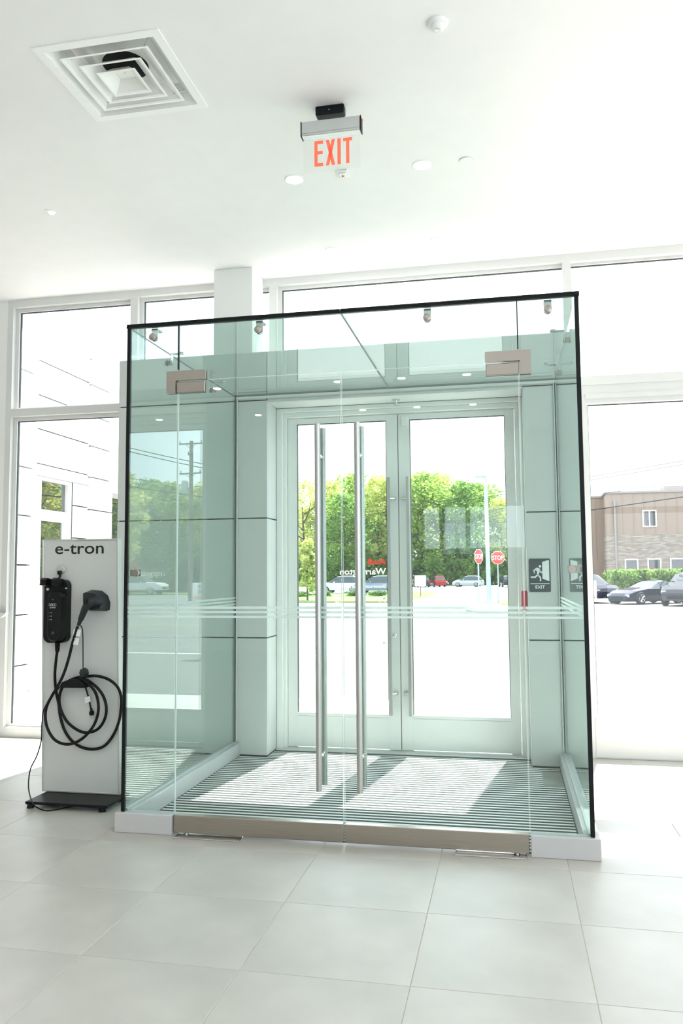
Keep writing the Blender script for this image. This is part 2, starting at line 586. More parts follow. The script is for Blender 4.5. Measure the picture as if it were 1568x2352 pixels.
MB().box((RX0 - .2, RY0 - .2, 0), (.72, RY0, CEIL)).box((2.62, RY0 - .2, 0), (4.6, RY0, CEIL)).box((.72, RY0 - .2, 0), (2.62, RY0, 2.0)).box((.72, RY0 - .2, 2.80), (2.62, RY0, CEIL)).box((1.02, RY0 - .2, 2.0), (1.12, RY0, 2.8)).box((1.52, RY0 - .2, 2.0), (1.60, RY0, 2.8)).build('wall_rear', m_paint, kind='structure', label='plain white rear wall of the showroom behind the viewer')
glazed('fill_window_rear', 4.6, RX1, RY0, [(0, .3), (2.95, 3.1), (4.1, CEIL)], 2, True, 'added glazing in the rear wall behind the viewer, letting in fill light')  # unseen panes added here to bring in fill daylight
MB().box((RX1, -1.0, 0), (RX1 + .2, WY + .2, CEIL)).build('shade_wall_right', m_paint, kind='structure', label='unseen white wall stretch on the far right, added to hold back daylight')  # unseen stretch closed off to keep daylight off the right window frames
glazed('fill_window_right', RY0, -1.0, RX1, [(0, .3), (2.95, 3.1), (4.1, CEIL)], 6, False, 'unseen glazing added on the right side of the showroom for fill light')  # invented window wall, fills the room with daylight from the side

# ------------------------------------------------------------------ windows of the entrance front
GY = 2.505                       # glass plane


def bar(mb, x0, x1, z0, z1, y0=WY, y1=WY + .12):
    mb.box((x0, y0, z0), (x1, y1, z1))


def pane(parent, x0, x1, z0, z1):
    MB().box((x0, GY - .005, z0), (x1, GY + .005, z1)).build('pane', m_clear, parent)


# window_1: tall window at the left
w = thing('window_1', (-1.8, WY, 0), kind='structure', label='tall white-framed window left of the portal, by the charging stand')
bar_ = MB(); bar(bar_, -2.49, -2.43, 0, CEIL); bar_.build('jamb', m_frame, w)
bar_ = MB(); bar(bar_, -1.185, -1.11, 0, CEIL); bar(bar_, -1.11, -1.088, 0, 3.2); bar_.build('mullion', m_frame, w)
bar_ = MB(); bar(bar_, -2.43, -1.185, 4.155, CEIL); bar_.build('head', m_frame, w)
bar_ = MB(); bar(bar_, -2.43, -1.185, 3.065, 3.14); bar_.build('transom', m_frame, w)
bar_ = MB(); bar(bar_, -2.43, -1.185, 0, .09); bar_.build('sill', m_frame, w)
for z0, z1 in ((.09, 3.065), (3.14, 4.155)):
    mb = MB()   # glazing bead with its thin dark gasket line
    t_ = .035
    mb.box((-2.43, GY - .03, z0 + t_ * .6), (-2.43 + t_, GY + .02, z1 - t_)).box((-1.185 - t_ * .4, GY - .03, z0 + t_ * .6), (-1.185, GY + .02, z1 - t_))
    mb.box((-2.43, GY - .03, z1 - t_), (-1.185, GY + .02, z1)).box((-2.43, GY - .03, z0), (-1.185, GY + .02, z0 + t_ * .6))
    mb.build('glazing_bead', m_frame, w)
    mb = MB()
    mb.box((-2.43 + t_, GY - .012, z0 + .02), (-2.43 + t_ + .006, GY + .012, z1 - t_ - .006)).box((-2.43 + t_, GY - .012, z1 - t_ - .006), (-1.2, GY + .012, z1 - t_))
    mb.build('gasket', m_recess, w)
    pane(w, -2.395, -1.195, z0 + .02, z1 - t_)
# window_2: above the portal, left of the column and a sliver right of it
w = thing('window_2', (-.45, WY, 3.43), kind='structure', label='upper window above the portal, crossed by the square column')
bar_ = MB(); bar(bar_, -1.11, .19, 4.165, CEIL); bar_.build('head', m_frame, w)
bar_ = MB(); bar(bar_, .19, .262, 3.0, CEIL); bar_.build('mullion', m_frame, w)
mb = MB().box((-1.11, GY - .03, 3.2), (-1.075, GY + .02, 4.135)).box((-1.11, GY - .03, 4.135), (.19, GY + .02, 4.165)); mb.build('glazing_bead', m_frame, w)
mb = MB().box((-1.075, GY - .012, 3.2), (-1.069, GY + .012, 4.129)).box((-1.075, GY - .012, 4.129), (.19, GY + .012, 4.135)); mb.build('gasket', m_recess, w)
pane(w, -1.075, .19, 3.1, 4.135)
# window_3: the wide upper window over the doors
w = thing('window_3', (1.5, WY, 3.43), kind='structure', label='wide upper window above the entrance doors')
bar_ = MB(); bar(bar_, .262, 2.80, 4.165, CEIL); bar_.build('head', m_frame, w)
bar_ = MB(); bar(bar_, 2.80, 2.87, 3.0, CEIL); bar_.build('mullion', m_frame, w)
mb = MB().box((.262, GY - .03, 3.2), (.297, GY + .02, 4.135)).box((.262, GY - .03, 4.135), (2.80, GY + .02, 4.165)); mb.build('glazing_bead', m_frame, w)
mb = MB().box((.297, GY - .012, 3.2), (.303, GY + .012, 4.129)).box((.297, GY - .012, 4.129), (2.80, GY + .012, 4.135)); mb.build('gasket', m_recess, w)
pane(w, .297, 2.80, 3.1, 4.135)
# window_4: right of the portal
w = thing('window_4', (3.9, WY, 0), kind='structure', label='big window right of the glass vestibule with a white panel below')
XR = 5.05
bar_ = MB(); bar(bar_, 2.87, XR, 4.16, CEIL); bar_.build('head', m_frame, w)
bar_ = MB(); bar(bar_, 2.80, 2.955, 0, 3.0, WY + .004); bar_.build('jamb', m_frame, w)
bar_ = MB(); bar(bar_, XR, XR + .08, 0, CEIL); bar_.build('mullion', m_frame, w)
bar_ = MB(); bar(bar_, 2.87, XR, 3.078, 3.153, WY - .012); bar_.build('transom', m_frame, w)
bar_ = MB(); bar(bar_, 2.87, XR, 3.0, 3.078, WY); bar_.build('transom', m_frame, w)
bar_ = MB(); bar(bar_, 2.955, XR, 2.965, 3.0, WY - .008); bar_.build('transom', m_frame, w)
bar_ = MB(); bar(bar_, 2.955, XR, 2.925, 2.965, WY + .02); bar_.build('glazing_bead', m_frame, w)
bar_ = MB(); bar(bar_, 2.955, XR, .285, .312, WY - .004); bar_.build('sill', m_frame, w)
bar_ = MB(); bar(bar_, 2.955, XR, .012, .285, WY); bar_.build('spandrel_panel', m_frame, w)
bar_ = MB(); bar(bar_, 2.955, XR, 0, .012, WY + .006); bar_.build('base_joint', m_alu, w)
mb = MB().box((2.955, GY - .03, .312), (2.978, GY + .02, 2.925)); mb.build('glazing_bead', m_frame, w)
mb = MB().box((2.978, GY - .012, .312), (2.983, GY + .012, 2.919)).box((2.978, GY - .012, 2.919), (XR, GY + .012, 2.925)).box((2.87, GY - .012, 4.135), (XR, GY + .012, 4.141)); mb.build('gasket', m_recess, w)
mb = MB().box((2.87, GY - .03, 4.14), (XR, GY + .02, 4.16)); mb.build('glazing_bead', m_frame, w)
pane(w, 2.983, XR, .312, 2.919); pane(w, 2.872, XR, 3.153, 4.135)
w = thing('window_5', (6.8, WY, 0), kind='structure', label='next window along the entrance front, outside the picture on the right')
mb = MB(); bar(mb, XR + .08, RX1, 4.16, CEIL); bar(mb, XR + .08, RX1, 2.92, 3.153); bar(mb, XR + .08, RX1, 0, .31); bar(mb, RX1 - .08, RX1, 0, CEIL); mb.build('frame', m_frame, w)
pane(w, XR + .08, RX1 - .08, .31, 2.92); pane(w, XR + .08, RX1 - .08, 3.153, 4.16)

# ------------------------------------------------------------------ clad portal around the doors
PY = 2.02
po = thing('door_portal', (1.0, PY, 0), kind='structure', label='grey-white panel-clad portal around the entrance doors')
mb = MB().box((-1.075, PY + .018, .0), (.285, WY + .1, 3.42)).box((.285, PY + .018, 2.995), (2.44, WY + .1, 3.42)).box((2.44, PY + .018, 0), (2.845, WY + .1, 3.42))
mb.build('backing', m_recess, po)
rows = [(0.012, .975), (.985, 1.985), (1.995, 3.003)]
def ppanel(a, b): MB().bbox(a, b, .003).build('cladding_panel', m_panel, po)
for z0, z1 in rows:
    ppanel((-1.085, PY, z0), (.293, PY + .03, z1))
    ppanel((2.432, PY, z0), (2.855, PY + .03, z1))
    ppanel((.270, PY + .031, z0), (.293, 2.30, z1))          # left reveal
    ppanel((2.432, PY + .031, z0), (2.455, 2.30, z1))        # right reveal
ppanel((-1.085, PY, 3.013), (.284, PY + .03, 3.43))
ppanel((.292, PY, 3.013), (2.855, PY + .03, 3.43))
ppanel((.292, PY + .002, 2.986), (2.430, PY + .03, 3.0125))
ppanel((.296, PY + .031, 2.986), (2.43, 2.30, 3.012))        # soffit
MB().box((-1.085, PY + .01, 3.42), (2.855, WY, 3.434)).build('top_cap', m_panel, po)
MB().box((-1.09, PY + .032, 0.012), (-1.075, WY, 3.42)).build('side_panel', m_panel, po)
MB().box((2.845, PY + .032, 0.012), (2.858, WY, 3.42)).build('side_panel', m_panel, po)

# square column standing on the portal
MB().bbox((-.228, 2.105, 3.434), (.132, WY - .001, CEIL), .004).build('column', m_paint, kind='structure', label='square white column between portal and ceiling')

# ------------------------------------------------------------------ exterior doors (double, narrow frames)
DY = 2.38
fr = thing('trim_1', (1.37, 2.30, 0), kind='structure', label='pale metal frame around the exterior double doors')
for a, b in (((.293, 2.30, 0), (.348, 2.46, 2.985)), ((2.40, 2.30, 0), (2.432, 2.46, 2.985))):
    MB().bbox(a, b, .003).build('jamb', m_dframe, fr)
MB().bbox((.348, 2.335, 0), (.374, 2.46, 2.93), .003).build('door_stop', m_dframe, fr)
MB().bbox((2.366, 2.335, 0), (2.40, 2.46, 2.93), .003).build('door_stop', m_dframe, fr)
MB().bbox((.348, 2.30, 2.948), (2.40, 2.46, 2.985), .003).build('head', m_dframe, fr)
MB().bbox((.348, 2.33, 2.906), (2.40, 2.46, 2.948), .003).build('head', m_dframe, fr)
MB().bbox((.293, 2.265, -.002), (2.432, 2.50, .014), .004).build('threshold', m_alu, fr)


def ext_door(name, x0, x1, hx, label):
    """leaf x0..x1 with the pull bar at hx"""
    d = thing(name, ((x0 + x1) / 2, DY, .012), kind='structure', label=label)
    gx0, gx1 = (x0 + .085, x1 - .10) if hx > (x0 + x1) / 2 else (x0 + .10, x1 - .08)
    gz0, gz1 = .312, 2.85
    for a, b, n in (((x0, .018), (gx0, 2.90), 'stile'), ((gx1, .018), (x1, 2.90), 'stile'), ((gx0, gz1), (gx1, 2.90), 'top_rail')):
        MB().bbox((a[0], DY, a[1]), (b[0], DY + .045, b[1]), .002).build(n, m_dframe, d)
    MB().bbox((gx0 - .02, DY - .003, .285), (gx1 + .02, DY + .045, gz0), .002).build('glazing_bead', m_dframe, d)
    MB().bbox((gx0 - .02, DY + .002, .022), (gx1 + .02, DY + .045, .283), .002).build('kick_panel', m_dframe, d)
    MB().box((gx0, DY + .016, gz0), (gx1, DY + .026, gz1)).build('pane', m_clear, d)
    mb = MB().box((gx0 - .001, DY + .004, gz0), (gx0 + .005, DY + .03, gz1)).box((gx1 - .005, DY + .004, gz0), (gx1 + .001, DY + .03, gz1)).box((gx0, DY + .004, gz1 - .005), (gx1, DY + .03, gz1 + .001))
    mb.build('gasket', m_recess, d)
    h = MB().bbox((hx - .013, DY - .075, .315), (hx + .013, DY - .05, 2.342), .004).build('pull_handle', m_bar, d)
    sgn = 1 if hx < 1.37 else -1
    for zz in (.495, 2.16):
        MB().cyl((hx, DY - .055, zz), (hx + sgn * .045, DY - .03, zz), .011).cyl((hx + sgn * .045, DY - .032, zz), (hx + sgn * .045, DY, zz), .014, .017).build('standoff', m_chrome, h, smooth=True)
    return d


MB().box((1.3655, DY + .012, .018), (1.3725, DY + .04, 2.90)).build('meeting_seal', m_recess, fr)
d3 = ext_door('door_3', .376, 1.366, 1.290, 'left exterior door leaf with mirrored lettering on its glass')
d4 = ext_door('door_4', 1.372, 2.364, 1.456, 'right exterior door leaf, with stop signs seen through its glass')
MB().lathe((1.322, DY + .002, .984), (0, -1, 0), [(.02, 0), (.02, .008), (.014, .012), (.001, .013)]).build('lock_cylinder', m_chrome, d3, smooth=True)
MB().bbox((1.405, DY - .03, 2.79), (1.45, DY - .001, 2.875), .004).build('door_contact', m_dframe, d4)
# lettering on the left leaf, meant to be read from outside
LX = 1.262
def lt(name, s, px, py, size, mat, bold=0.0, sx=1.0):
    q = U(px, py, 1, DY + .030)
    return text_mesh(name, s, mat, d3, (q.x if px else LX, DY + .029, q.z), size, BACK, bold=bold, sx=sx)
lt('lettering', 'Audi', 886, 1296, .075, m_vred, .0012, 1.15)
lt('lettering', 'Warrington', 886, 1319, .076, m_vwhite, .0012, 1.13)
lt('lettering', 'Showroom Hours:', 886, 1350, .040, m_vwhite, .0006, 1.1)
for s1, s2, py in (('Monday - Thursday', '9:00 am - 8:00 pm', 1377), ('Friday', '9:00 am - 6:00 pm', 1388.5), ('Saturday', '9:00 am - 5:00 pm', 1400), ('Sunday', 'CLOSED', 1411),
                   ('Monday - Friday', '7:30 am - 6:00 pm', 1479), ('Saturday', '8:00 am - 4:00 pm', 1491), ('Sunday', 'CLOSED', 1502)):
    lt('lettering', s1, 886, py, .036, m_vwhite, .0004, 1.05)
    q = U(786, py, 1, DY + .03)
    text_mesh('lettering', s2, m_vwhite, d3, (.86, DY + .029, q.z), .036, BACK, bold=.0004, sx=1.05)
lt('lettering', 'Service & Parts Hours:', 886, 1452, .040, m_vwhite, .0006, 1.1)

# ------------------------------------------------------------------ entrance mat
mat = thing('entrance_mat', (1.35, 1.15, 0), 'ribbed metal-slat entrance mat filling the vestibule floor', 'floor mat')
MB().box((.058, .035, -.003), (2.642, PY + .005, .003)).box((.296, PY + .005, -.003), (2.43, 2.264, .003)).build('base', m_matbase, mat)
yy = .05; s_me = None
N = 0
while yy < 2.25:
    xa, xb = (.062, 2.638) if yy < PY - .03 else (.298, 2.428)
    if not (PY - .03 <= yy < PY + .002):
        MB().bbox((xa, yy, .001), (xb, yy + .023, .0048), .0008).build('slat', m_tread, mat)
    yy += .0565
MB().bbox((2.50, 1.43, .003), (2.636, 1.88, .0062), .001).build('floor_box_cover', m_coverplate, mat)

# ------------------------------------------------------------------ glass vestibule
W_, H_ = 2.70, 3.045
v = thing('glass_vestibule', (W_ / 2, 1.0, 0), 'green-tinted frameless glass vestibule box on a white kerb', 'vestibule')
T = .013
def gp(a, b, name='glass_pane', parent=v): return MB().box(a, b).build(name, m_glass, parent)
DL, DR, DTOP = .337, 2.365, 2.685
gp((.024, .004, .112), (DL - .004, .004 + T, H_ - .009))
gp((DR + .004, .004, .112), (W_ - .024, .004 + T, H_ - .009))
gp((DL + .002, .004, DTOP + .005), (DR - .002, .004 + T, H_ - .009))
gp((.004, .024, .112), (.004 + T, PY - .012, H_ - .002))
gp((W_ - .004 - T, .024, .112), (W_ - .004, PY - .012, H_ - .002))
gp((.0, .004, H_), (1.343, PY - .008, H_ + T))
gp((1.355, .004, H_), (W_, PY - .008, H_ + T))
for a, b in (((0, 0, .112), (.023, .022, H_ - .009)), ((W_ - .023, 0, .112), (W_, .022, H_ - .009))):
    MB().bbox(a, b, .002).build('corner_post', m_black, v)
for x0, x1 in ((-.004, 1.3478), (1.3502, W_ + .004)):
    mb = MB().bbox((x0, -.006, H_ - .008), (x1, .024, H_ + .004), .002).bbox((x0, -.002, H_ + .005), (x1, .02, H_ + .018), .002)
    mb.build('top_edge_profile', m_black, v)
for x0 in (DL - .003, DR - .003):
    MB().box((x0, .002, 2.76), (x0 + .006, .02, H_ - .009)).build('silicone_joint', m_black, v)
for x0 in (.002, W_ - .018):
    MB().bbox((x0, PY - .014, .112), (x0 + .018, PY - .001, H_ - .002), .002).build('wall_channel', m_recess, v)
    MB().bbox((x0 + .018 if x0 < 1 else x0 - .012, PY - .012, .112), (x0 + .028 if x0 < 1 else x0 - .002, PY - .001, H_ - .01), .002).build('wall_channel', m_alu, v)
MB().bbox((0, PY - .014, H_ - .024), (W_, PY - .001, H_ - .002), .002).build('wall_channel', m_frame, v)
MB().bbox((0, PY - .008, H_ - .001), (W_, PY - .001, H_ + .016), .001).build('roof_seal', m_recess, v)
MB().box((1.3435, .024, H_ - .002), (1.3545, PY - .01, H_ + .011)).build('roof_joint', m_galvseal, v)
m_edge = P('polished_glass_edge', (0.70, 0.82, 0.79), 0.15, var=0.02)
for a, b in (((DL - .0035, .004, .112), (DL - .0015, .004 + T, 2.61)), ((DR + .0015, .004, .112), (DR + .0035, .004 + T, 2.61)), ((.53, .004, DTOP + .003), (2.17, .004 + T, DTOP + .0048))):
    MB().box(a, b).build('polished_edge', m_edge, v)
for x0 in (.004, W_ - .017):
    MB().box((x0, .024, H_ - .003), (x0 + .013, PY - .012, H_ - .0005)).build('roof_seal', m_galvseal, v)
# kerbs
for sgn in (0, 1):
    X = lambda x: x if sgn == 0 else W_ - x
    MB().bbox((X(-.027), -.027, 0), (X(.332), .055, .112), .004).build('kerb', m_kerb, v)
    MB().bbox((X(-.027), .056, 0), (X(.056), PY - .001, .112), .004).build('kerb', m_kerb, v)
    MB().box((X(.056), .056, .108), (X(.052), PY - .002, .114)).build('kerb_trim', m_alu, v)
    MB().box((X(.018), .03, .113), (X(.030), PY - .002, .123)).build('glazing_channel', m_alu, v)
# steel L brackets joining roof and walls
def bracket(base, inward):
    """base: point on the inner wall face under the roof; inward: unit vector into the vestibule"""
    b = Vector(base); n = Vector(inward); t = Vector((0, 0, 1)).cross(n)
    hw = .021
    br = MB()
    z0, z1 = b.z, H_ - .012
    p = [b + n * .016, b + n * .020]
    # vertical strap with rounded foot
    pts = []
    for k in range(9):
        a = math.pi + math.pi * k / 8
        pts.append(p[0] + t * (hw * math.cos(a)) + Vector((0, 0, hw * math.sin(a))))
    pts += [p[0] + t * hw + Vector((0, 0, z1 - z0)), p[0] - t * hw + Vector((0, 0, z1 - z0))]
    br.prism(pts, n * .004)
    top = Vector((b.x, b.y, z1))
    q = []
    for k in range(9):
        a = -math.pi / 2 + math.pi * k / 8
        q.append(top + n * (.085 + hw * math.cos(a)) + t * (hw * math.sin(a)))
    q += [top + n * .016 + t * hw, top + n * .016 - t * hw]
    br.prism(q, (0, 0, .004))
    o = br.build('steel_bracket', m_chrome, v)
    s = MB()
    s.lathe(b - n * (T + .011), n, [(.016, 0), (.022, .003), (.022, .011)])
    s.cyl(b, b + n * .016, .020).lathe(b + n * .020, n, [(.018, 0), (.018, .004), (.012, .006)])
    s.build('bolt_disc', m_steel, o, smooth=True)
    s = MB()
    c2 = top + n * .085
    s.cyl(c2 + Vector((0, 0, .004)), Vector((c2.x, c2.y, H_)), .019)
    s.build('bolt_disc', m_steel, o, smooth=True)
for x in (.168, .846, 1.859, 2.535):
    bracket((x, .004 + T, 2.974), (0, 1, 0))
for y in (.60, 1.44):
    bracket((.004 + T, y, 2.974), (1, 0, 0))
    bracket((W_ - .004 - T, y + .05, 2.974), (-1, 0, 0))
# mid-height corner clamps
for sgn in (1, -1):
    cx = .0 if sgn == 1 else W_
    mb = MB()
    mb.lathe((cx + sgn * .078, -.010, 1.524), (0, 1, 0), [(.020, 0), (.023, .004), (.023, .014)])
    mb.bbox((cx + sgn * .03, .018, 1.504), (cx + sgn * .10, .024, 1.544), .002)
    mb.bbox((cx + sgn * .018, .018, 1.504), (cx + sgn * .024, .09, 1.544), .002)
    mb.lathe((cx + sgn * .017, .075, 1.524), (sgn, 0, 0), [(.02, 0), (.023, .003), (.023, .013), (.02, .016)])
    mb.build('corner_clamp', m_steel, v, smooth=True)
# frosted manifestation bands
zst = ((1.307, 1.322), (1.282, 1.295), (1.255, 1.268))
for z0, z1 in zst:
    for a, b in ((.026, DL - .006), (DR + .006, W_ - .026)):
        MB().box((a, .0033, z0), (b, .0038, z1)).build('frosted_band', m_frost, v)
    MB().box((.0175, .03, z0), (.0180, PY - .015, z1)).build('frosted_band', m_frost, v)
    MB().box((W_ - .0180, .03, z0), (W_ - .0175, PY - .015, z1)).build('frosted_band', m_frost, v)
# upper halves of the patch hinges belong to the fixed glass
def hinge_upper(sgn):
    X = lambda x: x if sgn > 0 else 2.702 - x
    for y0, y1 in ((-.012, .0035), (.018, .034)):
        pts = [(X(.268), y0, 2.748), (X(.520), y0, 2.748), (X(.520), y0, 2.690), (X(.328), y0, 2.690), (X(.328), y0, 2.612), (X(.268), y0, 2.612)]
        MB().prism(pts, (0, y1 - y0, 0)).build('patch_fitting', m_steel, v)
hinge_upper(1); hinge_upper(-1)


def glass_door(name, x0, x1, hx, hs, label):
    d = thing(name, ((x0 + x1) / 2, 0, .012), kind='structure', label=label)
    MB().box((x0, .004, .10), (x1, .004 + T, DTOP)).build('glass_pane', m_glass, d)
    for xe in (x0 - .0012, x1 - .0002):
        MB().box((xe, .004, .113), (xe + .0014, .004 + T, DTOP)).build('polished_edge', m_edge, d)
    MB().bbox((x0, -.012, .013), (x1, .034, .113), .003).build('bottom_rail', m_hsteel, d)
    for ys, yb in ((-1, -.062), (1, .083)):
        h = MB().cyl((hx, yb, .300), (hx, yb, 2.372), .0165, n=20).build('pull_bar', m_bar, d, smooth=True)
        for zz in (.485, 2.190):
            MB().cyl((hx, .004 if ys < 0 else .004 + T, zz), (hx, yb, zz), .010, n=12).lathe((hx, .004 if ys < 0 else .004 + T, zz), (0, ys, 0), [(.015, 0), (.015, .006), (.011, .009)], n=14).build('standoff', m_chrome, h, smooth=True)
    for z0, z1 in zst:
        MB().box((x0 + .002, .0033, z0), (x1 - .002, .0038, z1)).build('frosted_band', m_frost, d)
    a, b = (.334, .516) if hs > 0 else (2.702 - .516, 2.702 - .334)
    for y0, y1 in ((-.012, .0035), (.018, .034)):
        MB().bbox((a, y0, 2.612), (b, y1, 2.678), .003).build('hinge_plate', m_steel, d)
    return d


glass_door('door_1', DL + .003, 1.346, 1.2235, 1, 'left glass vestibule door with long steel pull bar and steel foot rail')
glass_door('door_2', 1.356, DR - .003, 1.455, -1, 'right glass vestibule door with long steel pull bar and steel foot rail')
# floor closer covers
for x0, x1, lab in ((.36, .755, 'flush steel floor closer plate under the left glass door'), (1.97, 2.345, 'flush steel floor closer plate under the right glass door')):
    c = thing('floor_closer', ((x0 + x1) / 2, -.02, 0), lab, 'floor plate')
    MB().bbox((x0, -.068, .0002), (x1, .03, .005), .002).build('cover_plate', m_chrome, c)
    px = x0 + .05 if x0 < 1 else x1 - .05
    MB().cyl((px, .011, .004), (px, .011, .013), .016).build('pivot', m_steel, c, smooth=True)
    for sx_ in (x0 + .03, x1 - .03):
        MB().cyl((sx_, -.055, .005), (sx_, -.055, .0062), .004, n=8).build('screw', m_steel, c)

# ------------------------------------------------------------------ signs and fittings inside the vestibule
ev = thing('wall_sign', (2.528, PY - .004, 1.358), 'black running-figure exit plaque on the right portal panel', 'sign')
cxs, czs, sw, sh = 2.529, 1.488, .165, .262
MB().prism([(x, PY - .001, z) for x, z in rrect(cxs, czs, sw, sh, .010)], (0, -.005, 0)).build('plaque', m_signblack, ev)
def sg(pts):
    return [(cxs + a * sw, PY - .006, czs + b * sh) for a, b in pts]
MB().prism(sg([(.12, .40), (.44, .46), (.44, -.18), (.12, -.10)]), (0, -.0012, 0)).build('door_symbol', m_white, ev)
mb = MB()
hd = (0.02, .27)
mb.prism(sg([(hd[0] + .062 * math.cos(a * math.pi / 8), hd[1] + .04 * math.sin(a * math.pi / 8)) for a in range(16)]), (0, -.0012, 0))
mb.build('figure_symbol', m_white, ev)
mb = MB()
for q in ([(-.14, .235), (.00, .205), (.02, .17), (-.05, .02), (-.14, .02), (-.11, .10), (-.17, .15)],      # torso
          [(-.14, .235), (-.30, .15), (-.27, .12), (-.13, .175)], [(-.30, .15), (-.26, .05), (-.22, .06), (-.25, .14)],
          [(.0, .19), (.06, .11), (.15, .11), (.15, .07), (.04, .07), (-.02, .14)],
          [(-.14, .02), (-.05, .02), (-.20, -.08), (-.26, -.045)], [(-.20, -.08), (-.24, -.03), (-.42, -.03), (-.42, -.075)],
          [(-.08, .05), (-.03, .0), (.055, -.05), (.0, -.075), (-.12, .01)], [(.055, -.05), (0, -.06), (0, -.18), (.06, -.18)]):
    mb.prism(sg(q), (0, -.0012, 0))
mb.build('figure_symbol', m_white, ev)
MB().prism(sg([(-.44, -.26), (.44, -.26), (.44, -.245), (-.44, -.245)]), (0, -.0012, 0)).build('rule', m_white, ev)
text_mesh('lettering', 'EXIT', m_white, ev, (cxs, PY - .0072, czs - .40 * sh), .036, FRONT, align='CENTER', bold=.0006)

al = thing('fire_alarm_pull', (2.42, 2.14, 1.22), 'small red fire alarm pull station on the right portal reveal', 'alarm')
MB().bbox((2.385, 2.05, 1.215), (2.4315, 2.15, 1.365), .006).build('housing', m_alarm, al)
MB().bbox((2.376, 2.065, 1.255), (2.386, 2.135, 1.28), .003).build('pull_bar', m_white, al)

sp = thing('sprinkler', (1.33, 2.16, 2.95), 'small chrome sprinkler head under the portal soffit', 'sprinkler')
q = U(909, 918, 2, 2.985)
MB().lathe((q.x, 2.17, 2.985), (0, 0, -1), [(.034, 0), (.034, .006), (.012, .012), (.009, .03), (.004, .036)]).build('escutcheon', m_chrome, sp, smooth=True)
MB().lathe((q.x, 2.17, 2.949), (0, 0, -1), [(.003, 0), (.003, .012), (.018, .014), (.018, .017)]).build('deflector', m_chrome, sp, smooth=True)
for s_ in (-1, 1):
    MB().tube([(q.x + s_ * .009, 2.17, 2.958), (q.x + s_ * .013, 2.17, 2.948), (q.x + s_ * .003, 2.17, 2.938)], .002, n=6).build('frame_arm', m_chrome, sp)
sp.location = (q.x, 2.17, 2.93)
for ch in sp.children:
    ch.location = Vector((1.33, 2.16, 2.95)) - sp.location

# ------------------------------------------------------------------ ceiling fittings
def downlight(x, y, r, label, group='recessed ceiling downlights', lamp=2.2):
    t = thing('downlight', (x, y, CEIL), label, 'ceiling light', group)
    MB().lathe((x, y, CEIL + .002), (0, 0, -1), [(r, 0), (r, .004), (r * .86, .007), (r * .80, .004)], n=32).build('trim_ring', m_paint, t, smooth=True)
    if lamp:
        ld = bpy.data.lights.new('lamp', 'AREA'); ld.shape = 'DISK'; ld.size = .11; ld.energy = lamp; ld.color = (1.0, .95, .88)
        lo = bpy.data.objects.new('lamp', ld); COL.objects.link(lo); lo.parent = t; lo.location = (0, 0, -.008)
    MB().lathe((x, y, CEIL - .0022), (0, 0, -1), [(r * .79, 0), (r * .79, .001)], n=32).build('lens', m_lens, t)
    return t


downlight(.899, .662, .070, 'recessed downlight below and left of the hanging exit sign')
downlight(1.783, .655, .070, 'recessed downlight right of the hanging exit sign')
downlight(.905, 1.905, .070, 'left of the two faint recessed downlights close to the windows')
downlight(1.790, 1.905, .070, 'right of the two faint recessed downlights close to the windows')
for yy in (-2.4, -4.4, -6.4, -8.4):
    for xx in (-3.6, -1.8, .0, .9, 1.8, 3.6, 5.4):
        downlight(xx, yy, .070, 'recessed downlight in the rear showroom ceiling, seen only as a glint in glass', 'downlights behind the viewer')
t = thing('ceiling_sensor', (-1.011, .744, CEIL), 'tiny round white sensor on the ceiling at far left', 'sensor')
MB().lathe((-1.011, .744, CEIL + .001), (0, 0, -1), [(.042, 0), (.042, .005), (.036, .008)], n=28).build('flange', m_paint, t, smooth=True)
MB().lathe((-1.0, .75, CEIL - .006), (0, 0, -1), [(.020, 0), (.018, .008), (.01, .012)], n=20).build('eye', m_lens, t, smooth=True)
t = thing('cover_plate', (2.074, .655, CEIL), 'flat blank round cover plate on the ceiling right of the downlights', 'cover plate')
MB().lathe((2.074, .655, CEIL + .001), (0, 0, -1), [(.046, 0), (.046, .007), (.044, .009)], n=32).build('disc', m_ceiling, t, smooth=True)
MB().lathe((2.074, .655, CEIL + .0012), (0, 0, -1), [(.049, 0), (.049, .002)], n=32).build('shadow_ring', m_alu, t)
t = thing('smoke_detector', (2.001, -.721, CEIL), 'round white smoke detector near the top of the picture', 'detector')
MB().lathe((2.001, -.721, CEIL + .001), (0, 0, -1), [(.052, 0), (.052, .010), (.047, .016), (.034, .018), (.032, .034), (.024, .040)], n=36).build('body', m_paint, t, smooth=True)
MB().lathe((2.001, -.721, CEIL - .038), (0, 0, -1), [(.015, 0), (.015, .003), (.008, .005)], n=20).build('sensor_window', m_alu, t, smooth=True)
t = thing('strobe_box', (1.244, .65, CEIL), 'small square white ceiling box with a red dot beneath the exit sign', 'alarm')
MB().bbox((1.204, .60, CEIL - .012), (1.284, .70, CEIL + .0005), .003).build('plate', m_paint, t)
MB().bbox((1.218, .615, CEIL - .020), (1.270, .685, CEIL - .011), .004).build('cover', m_paint, t)
MB().lathe((1.244, .648, CEIL - .020), (0, 0, -1), [(.009, 0), (.007, .004)], n=16).build('indicator', m_red, t, smooth=True)

